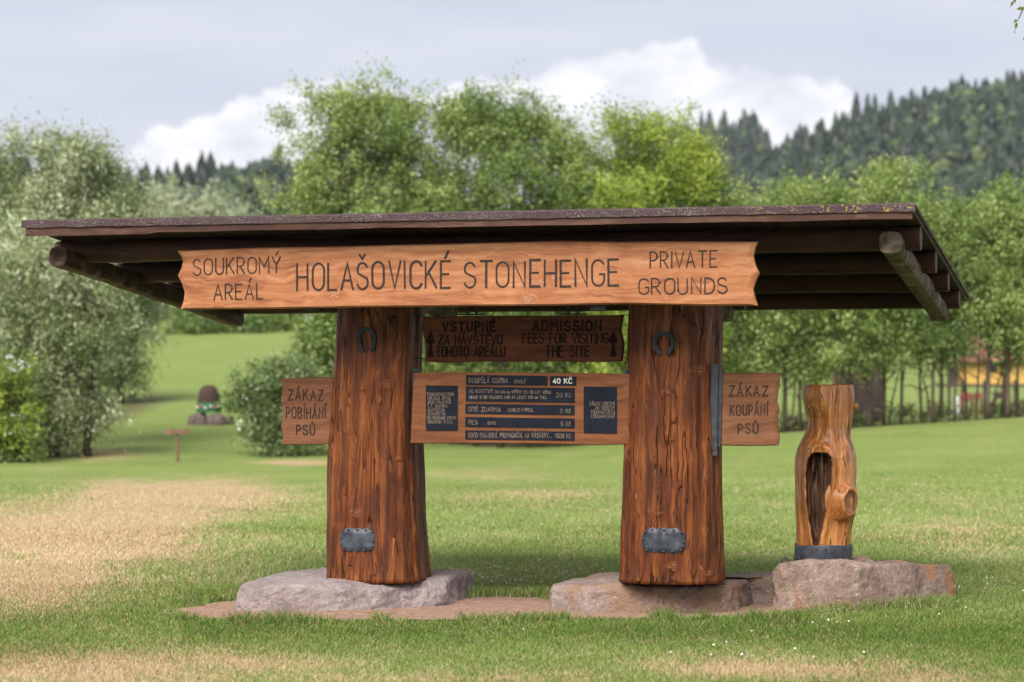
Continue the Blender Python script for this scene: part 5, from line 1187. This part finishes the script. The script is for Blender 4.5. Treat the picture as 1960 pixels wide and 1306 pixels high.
# distant wall and white post
b_ = base_at(590, 102.0); k_ = 102 / FPX; mb = MB()
for i in range(26):
    x0 = (-48 + i * 3.9) * k_; mb.box((x0, 0.05 * random.Random(i).uniform(-1, 1), 0.05 + 0.24 * (1.25 if i < 6 else 0.9) * random.Random(i + 9).uniform(0.85, 1.1)), (3.7 * k_, 0.4, 0.62 * (1.2 if i < 6 else 0.85)))
o = mb.build('stone_wall', M['wallstone'], None, False, 0.02, 1); o.location = (b_[0], b_[1], at(590, 625, 102)[2]); tag(o, 'low pale grey stone wall at the top of the lawn left of the pillar', 'wall')
b_ = at(412, 618, 125.0); mb = MB(); mb.tube([(0, 0, -0.6), (0, 0, 0.35), (0, 0, 0.5), (0, 0, 0.58)], [0.13, 0.13, 0.11, 0.03], 10, True, 0, 0, 0.4); o = mb.build('marker_post', M['dotwhite'], None); o.location = tuple(b_); tag(o, 'small white marker post far off under the left sloping log', 'post')

# ------------------------------------------------------------------ shed and cabin behind the right tree row
M['shed'] = wood('shed_boards', (0.022, 0.014, 0.012), (0.045, 0.028, 0.023), (0.08, 0.05, 0.04), 'z', 0.8, 0.2, 0.7, 0.4)
M['yellow'] = simple('yellow_boards', (0.50, 0.31, 0.070), 0.7, 0, 0.18, 9); M['roofred'] = simple('red_roof_tiles', (0.34, 0.12, 0.098), 0.75, 0, 0.2, 12)
M['glass'] = simple('dark_glass', (0.012, 0.016, 0.014), 0.08, 0, 0.1, 3, 0, 0.6); M['redpaint'] = simple('red_paint', (0.22, 0.02, 0.025), 0.5); M['greypaint'] = simple('pale_grey_paint', (0.45, 0.45, 0.47), 0.5)
Ys = 57.0; b_ = base_at(1645, Ys); k_ = Ys / FPX; r_ = empty('garden_shed', tuple(b_), -0.08); tag(r_, 'dark board shed half hidden by leaves behind the stump', 'shed')
wS = 92 * k_; hS = at(1645, 668, Ys)[2] - b_[2]; mb = MB()
nb = 9
for i in range(nb): mb.box((-wS / 2 + wS * (i + 0.5) / nb, 0.01 * (i % 2), hS / 2 - 0.05), (wS / nb - 0.008, 0.03, hS + 0.1))
mb.box((-wS / 2, 0.6, hS / 2), (0.03, 1.2, hS)); mb.box((wS / 2, 0.6, hS / 2), (0.03, 1.2, hS)); mb.box((0, 1.2, hS / 2), (wS, 0.03, hS)); mb.build('wall', M['shed'], r_)
mb = MB(); mb.box((0, 0.6, hS + 0.09), (wS + 0.35, 1.6, 0.05), __import__('mathutils').Matrix.Rotation(-0.12, 3, 'X')); mb.build('roof', M['deck'], r_)
mb = MB(); mb.box((-wS / 2 - 0.05, -0.06, hS / 2), (0.08, 0.08, hS)); mb.build('corner_post', M['plainwood'], r_)
Yc = 110.0; kc = Yc / FPX; b_ = base_at(1905, Yc); r_ = empty('garden_cabin', tuple(b_), -0.10); tag(r_, 'yellow board cabin with a red tiled roof raised on posts behind the right trees', 'cabin')
def cz(py): return at(1900, py, Yc)[2] - b_[2]
def cxx(px_): return (px_ - 1905) * kc
x0, x1 = cxx(1838), cxx(2000); zb, zt = cz(735), cz(688); nb = 7; mb = MB()
for i in range(nb): mb.box(((x0 + x1) / 2, 0.006 * (i % 2), zb + (zt - zb) * (i + 0.5) / nb), (x1 - x0, 0.05, (zt - zb) / nb - 0.004))
mb.box((x0 + 0.02, 1.3, (zb + zt) / 2), (0.05, 2.5, zt - zb)); mb.box((x1 - 0.02, 1.3, (zb + zt) / 2), (0.05, 2.5, zt - zb)); mb.box(((x0 + x1) / 2, 2.6, (zb + zt) / 2), (x1 - x0, 0.05, zt - zb)); mb.build('wall', M['yellow'], r_)
zr = cz(640); mb = MB(); xa, xb = x0 - 0.45, x1 + 0.4
V = [(xa, -0.5, zt + 0.0), (xb, -0.5, zt + 0.0), (xb, 1.3, zr), (xa, 1.3, zr), (xb, 3.1, zt), (xa, 3.1, zt)]; V2 = [(x, y, z - 0.10) for x, y, z in V]
mb.add(V + V2, [(0, 1, 2, 3), (3, 2, 4, 5), (9, 8, 7, 6), (11, 10, 8, 9), (0, 6, 7, 1), (5, 4, 10, 11), (0, 3, 9, 6), (3, 5, 11, 9), (1, 7, 8, 2), (2, 8, 10, 4)])
for i in range(1, 9): f = i / 9; mb.box(((xa + xb) / 2, -0.5 + 1.8 * f, zt + (zr - zt) * f + 0.012), (xb - xa, 0.05, 0.03))
rf = mb.build('roof', M['roofred'], r_)
mb = MB(); mb.tube([(cxx(1883), 0.9, zr - 0.35), (cxx(1883), 0.9, zr + 0.05), (cxx(1883), 0.9, zr + 0.32)], [0.10, 0.10, 0.13], 12); mb.build('chimney', M['greypaint'], rf)
mb = MB(); mb.box(((x0 + x1) / 2, -0.05, zt - 0.03), (x1 - x0 + 0.5, 0.10, 0.10)); mb.build('eaves_board', M['shed'], r_)
for px_, w_ in ((1899, 19), (1925, 20)):
    mb = MB(); mb.box((cxx(px_), -0.04, cz(704)), (w_ * kc, 0.04, 19 * kc)); f_ = mb.build('window', M['shed'], r_)
    mb = MB(); mb.box((cxx(px_), -0.065, cz(704)), (w_ * kc * 0.82, 0.01, 19 * kc * 0.82)); mb.build('pane', M['glass'], f_)
mb = MB(); mb.box(((x0 + x1) / 2 - 0.5, -0.9, cz(738)), (x1 - x0 + 1.2, 2.0, 0.12)); mb.build('deck', M['shed'], r_)
for px_ in (1812, 1838, 1878, 1935, 1975): mb = MB(); mb.box((cxx(px_), -1.7, cz(770)), (0.14, 0.14, 60 * kc + 0.6)); mb.build('post', M['shed'], r_)
mb = MB(); mb.box((cxx(1822), -0.6, cz(715)), (0.5, 0.06, 40 * kc)); mb.build('door', M['shed'], r_)
for px_, py_, w_, h_, mt, lab, nm, ct in ((1850, 760, 20, 14, 'redpaint', 'left red crate under the deck of the yellow cabin', 'crate', 'crate'), (1872, 758, 10, 12, 'redpaint', 'small red crate right of the larger one under the yellow cabin', 'crate', 'crate'), (1918, 764, 30, 18, 'shed', 'dark wooden bench under the deck of the yellow cabin', 'bench', 'bench'), (1832, 766, 9, 14, 'greypaint', 'pale grey canister left of the red crate under the cabin', 'canister', 'canister')):
    g_ = base_at(px_, Yc - 2.4); mb = MB(); ww, hh = w_ * kc, h_ * kc; zc_ = at(px_, py_ + h_ / 2, Yc - 2.4)[2] - g_[2]
    if nm == 'bench':
        mb.box((0, 0, zc_ + hh * 0.55), (ww, 0.35, 0.05)); mb.box((0, 0.16, zc_ + hh * 0.9), (ww, 0.04, 0.28))
        for s_ in (-1, 1): mb.box((s_ * ww * 0.42, 0, (zc_ + hh * 0.5) / 2), (0.06, 0.3, zc_ + hh * 0.5))
    elif nm == 'crate':
        zz = zc_ + hh / 2
        for j in range(3): mb.box((0, -0.15, zc_ + hh * (j + 0.5) / 3), (ww, 0.02, hh / 3 - 0.02)); mb.box((0, 0.15, zc_ + hh * (j + 0.5) / 3), (ww, 0.02, hh / 3 - 0.02))
        for s_ in (-1, 1): mb.box((s_ * ww / 2, 0, zc_ / 2 + hh / 2), (0.03, 0.32, zc_ + hh))
    else:
        mb.tube([(0, 0, 0), (0, 0, zc_ + hh * 0.8), (0, 0, zc_ + hh * 0.95), (0, 0, zc_ + hh)], [ww * 0.45, ww * 0.45, ww * 0.2, ww * 0.2], 12)
    o = mb.build(nm, M[mt], None); o.location = tuple(g_); tag(o, lab, ct)

# ------------------------------------------------------------------ twig of a birch hanging in at the top right
r_ = empty('birch_branch', tuple(at(1965, -40, 16.6))); tag(r_, 'hanging birch twig with a few green leaves in the top right corner', 'branch'); o0 = np.array(r_.location)
def tpt(px, py, dy=0): return tuple(at(px, py, 16.6 + dy) - o0)
mb = MB(); mb.tube([tpt(2010, -120), tpt(1985, -40), tpt(1960, 14), tpt(1950, 36)], [0.012, 0.007, 0.0045, 0.003], 6); mb.tube([tpt(1985, -40), tpt(1955, -15), tpt(1937, 8), tpt(1932, 17)], [0.005, 0.003, 0.002, 0.001], 5); mb.tube([tpt(1950, 36), tpt(1946, 45), tpt(1942, 62)], [0.002, 0.0015, 0.001], 5)
mb.build('twig', M['bark'], r_, True, fix=False)
for px_, py_, L_, an in ((1942, 1, 12, -75), (1937, 8, 9, -110), (1952, 17, 12, 185), (1943, 41, 9, 215), (1945, 50, 12, -95), (1942, 62, 4, -90), (1960, 75, 7, -100), (1962, -6, 12, -60)):
    a_ = math.radians(an); kx = 16.6 / FPX; L = L_ * kx; d_ = np.array([math.cos(a_), 0.25, math.sin(a_)]); s_ = np.array([-math.sin(a_), 0.5, math.cos(a_)]); s_ /= np.linalg.norm(s_); P0 = np.array(tpt(px_, py_)) - d_ * L * 0.5
    pr = [(0, 0.02), (0.15, 0.26), (0.38, 0.36), (0.7, 0.2), (1.0, 0.01)]
    V = [P0 + d_ * L * f + s_ * L * w for f, w in pr] + [P0 + d_ * L * f + np.array([0, 0.003, 0]) for f, w in pr] + [P0 + d_ * L * f - s_ * L * w for f, w in pr]
    F = [(i, i + 1, 6 + i, 5 + i) for i in range(4)] + [(5 + i, 6 + i, 11 + i, 10 + i) for i in range(4)]
    o = mesh('leaf', V, F, M['leaf'], r_); fattr(o, 'tint', np.full(8, 0.45))

# ------------------------------------------------------------------ hills and forest
def hill_grid(name, prof_, Y0, Y1, y_extra, zb, treeh):
    """prof_: (px, py of the skyline incl. trees) ; slope climbs from Y0 to a crest at Y1"""
    pxs = np.array([p[0] for p in prof_], float); zs = np.array([(YH - p[1]) * Y1 / FPX + CAMH - treeh for p in prof_])
    def hz(x, y):
        px = 980 + FPX * x / y; crest = np.interp(px, pxs, zs)
        f = np.clip((y - Y0) / (Y1 - Y0), 0, 1); s = 0.35 * f + 0.65 * sstep(0, 1, f); down = np.clip((y - Y1) / (y_extra), 0, 1)
        return zb + (crest - zb) * s * (1 - 0.5 * down) + (fbm(x * 0.012, y * 0.012, 77) - 0.5) * 14 * np.clip(f * 3, 0, 1) * (1 - f) 
    lo, hi = pxs[0], pxs[-1]; ys = np.linspace(Y0, Y1 + y_extra, 60); ts = np.linspace(lo, hi, 120)
    Yg = np.repeat(ys[:, None], 120, 1); Xg = (ts[None, :] - 980) / FPX * Yg; Z = hz(Xg, Yg)
    Z[:, 0] = np.minimum(Z[:, 0], zb - 6); Z[:, -1] = Z[:, -1]; Z[0, :] = zb - 8
    i = np.arange(60 * 120).reshape(60, 120); F = np.stack([i[:-1, :-1], i[:-1, 1:], i[1:, 1:], i[1:, :-1]], -1).reshape(-1, 4)
    o = npmesh(name, np.stack([Xg, Yg, Z], -1).reshape(-1, 3), F, M['hillfloor'], None, True); tag(o, kind='structure')
    return hz, (lo, hi)
M['hillfloor'] = simple('forest_floor', (0.035, 0.052, 0.022), 0.95, 0, 0.4, 0.2)
def conifer_template(rng, kind, n=64):
    T = []
    for i in range(n):
        f = rng.uniform(0.02, 1) if kind == 0 else rng.uniform(0.1, 1); a_ = rng.uniform(0, 2 * np.pi)
        if kind == 0: R = 0.19 * (1 - f) ** 0.85 + 0.012; c_ = np.array([math.cos(a_) * R * 0.55, math.sin(a_) * R * 0.55, f * 0.98]); e = np.array([math.cos(a_) * R * 1.05, math.sin(a_) * R * 1.05, f - 0.06]); w_ = 0.05 + 0.09 * (1 - f)
        else: R = 0.27 * math.sqrt(max(0.02, 1 - ((f - 0.6) / 0.5) ** 2)); c_ = np.array([math.cos(a_) * R * 0.6, math.sin(a_) * R * 0.6, f * 0.92]); e = np.array([math.cos(a_) * R * 1.1, math.sin(a_) * R * 1.1, f * 0.92 - 0.02]); w_ = 0.12
        s_ = np.array([-math.sin(a_), math.cos(a_), 0]) * w_
        T.append([c_ + np.array([0, 0, w_ * 0.8]), e + s_ * 0.8 - np.array([0, 0, 0.03]), e - s_ * 0.8 - np.array([0, 0, 0.03])])
    if kind == 0: T.append([[0, 0, 1.03], [0.018, 0, 0.85], [-0.018, 0, 0.85]]); T.append([[0, 0, 1.03], [0, 0.018, 0.85], [0, -0.018, 0.85]])
    return np.array(T)
def forest(name, hz, lo, hi, Y0, Y1, n, hgt, seed, crest=220, decid=0.25):
    rng = np.random.default_rng(seed); temps = [[conifer_template(rng, 0) for _ in range(5)], [conifer_template(rng, 1, 66) for _ in range(4)]]
    y = np.sqrt(rng.uniform(Y0 ** 2, Y1 ** 2, n)); px = rng.uniform(lo, hi, n)
    y = np.concatenate([y, rng.uniform(Y1 - 12, Y1 + 6, crest)]); px = np.concatenate([px, rng.uniform(lo, hi, crest)])
    x = (px - 980) / FPX * y; z = hz(x, y) - 0.5; h = hgt * (0.5 + 0.72 * rng.uniform(0, 1, len(x)) ** 1.3) * (0.8 + 0.4 * fbm(x * 0.05, y * 0.05, seed + 3)); VV = []; TT = []
    pat = fbm(x * 0.03, y * 0.02, seed)
    for i in range(len(x)):
        kd = 1 if (rng.uniform() < decid * (2.2 if pat[i] > 0.55 else 0.6) and i < n) else 0
        T = temps[kd][rng.integers(len(temps[kd]))]; a_ = rng.uniform(0, 6.28); c_, s_ = math.cos(a_), math.sin(a_); q = T.reshape(-1, 3)
        hh = h[i] * (0.8 if kd else 1); wv = hh * rng.uniform(0.9, 1.25)
        VV.append(np.stack([x[i] + (q[:, 0] * c_ - q[:, 1] * s_) * wv, y[i] + (q[:, 0] * s_ + q[:, 1] * c_) * wv, z[i] + q[:, 2] * hh], -1))
        t0 = rng.uniform(0.30, 0.95) if kd else rng.uniform(0.0, 0.55); TT.append(np.clip(t0 + rng.uniform(-0.15, 0.15, len(T)), 0, 1))
    V = np.concatenate(VV); F = np.arange(len(V)).reshape(-1, 3); o = npmesh(name, V, F, M['conifer']); tag(o, kind='stuff'); fattr(o, 'tint', np.concatenate(TT)); return o
PR_R = [(1180, 330), (1330, 340), (1440, 320), (1480, 275), (1520, 250), (1560, 236), (1600, 222), (1640, 206), (1700, 192), (1760, 172), (1830, 155), (1900, 146), (1960, 143), (2100, 135), (2300, 150), (2600, 230), (2950, 400), (3300, 600)]
hzR, (l_, h_) = hill_grid('hill', PR_R, 420, 950, 120, 2.0, 19)
forest('forest', hzR, 1280, 2700, 470, 950, 5200, 16.5, 5, 300, 0.3)
PR_M = [(1150, 300), (1250, 262), (1330, 240), (1370, 228), (1410, 224), (1445, 228), (1462, 246), (1480, 300), (1560, 340)]
hzM, _ = hill_grid('hill', PR_M, 800, 1150, 100, 4.0, 19)
forest('forest', hzM, 1180, 1500, 850, 1150, 700, 20, 6, 90, 0.1)
PR_L = [(-300, 330), (100, 335), (250, 350), (330, 340), (420, 334), (500, 330), (560, 326), (650, 335), (760, 345), (900, 350)]
hzL, _ = hill_grid('hill', PR_L, 330, 760, 120, 4.0, 17)
forest('forest', hzL, -100, 800, 380, 760, 1500, 19, 7, 220, 0.4)
SKY_TREES = [(1640, 176, 0.55), (1600, 212, .5), (1662, 178, .4), (1676, 180, .4), (1706, 172, .6), (1574, 232, .5), (1532, 236, .6), (1508, 254, .5), (1822, 152, .4), (1940, 132, .4), (1770, 165, .4)]
rng = np.random.default_rng(3)
for i, (px_, py_, ww) in enumerate(SKY_TREES):
    y_ = 952 + 3 * (i % 3); x_ = (px_ - 980) / FPX * y_; z0_ = float(hzR(np.array([x_]), np.array([y_]))[0]); ht = at(px_, py_, y_)[2] - z0_
    T = conifer_template(rng, 0, 90).reshape(-1, 3) * np.array([ht * (0.75 + ww * 0.5), ht * (0.75 + ww * 0.5), ht])
    r_ = empty('conifer_tree', (x_, y_, z0_)); tag(r_, 'dark pointed conifer sticking up on the skyline of the right wooded hill', 'tree', 'skyline conifers on the right hill')
    o = npmesh('crown', T, np.arange(len(T)).reshape(-1, 3), M['conifer'], r_); fattr(o, 'tint', rng.uniform(0, 0.35, len(T) // 3))
    mb = MB(); mb.tube([(0, 0, -1), (0, 0, ht * 0.5), (0, 0, ht * 0.9)], [0.3, 0.2, 0.05], 6); mb.build('trunk', M['bark'], r_)

# ------------------------------------------------------------------ air
def make_haze():
    mb = MB(); mb.box((0, 600, 110), (1500, 1500, 250)); o = mb.build('haze', None, None); tag(o, kind='stuff')
    m = bpy.data.materials.new('haze_air'); m.use_nodes = True; k = NT(m.node_tree); k.n.clear(); out = k.node('ShaderNodeOutputMaterial')
    pv = k.node('ShaderNodeVolumePrincipled', {'Color': (0.80, 0.86, 0.97, 1), 'Density': HAZE, 'Anisotropy': 0.2}); k.l.new(pv.outputs[0], out.inputs['Volume']); o.data.materials.append(m)
HAZE = 0.00009
make_haze()
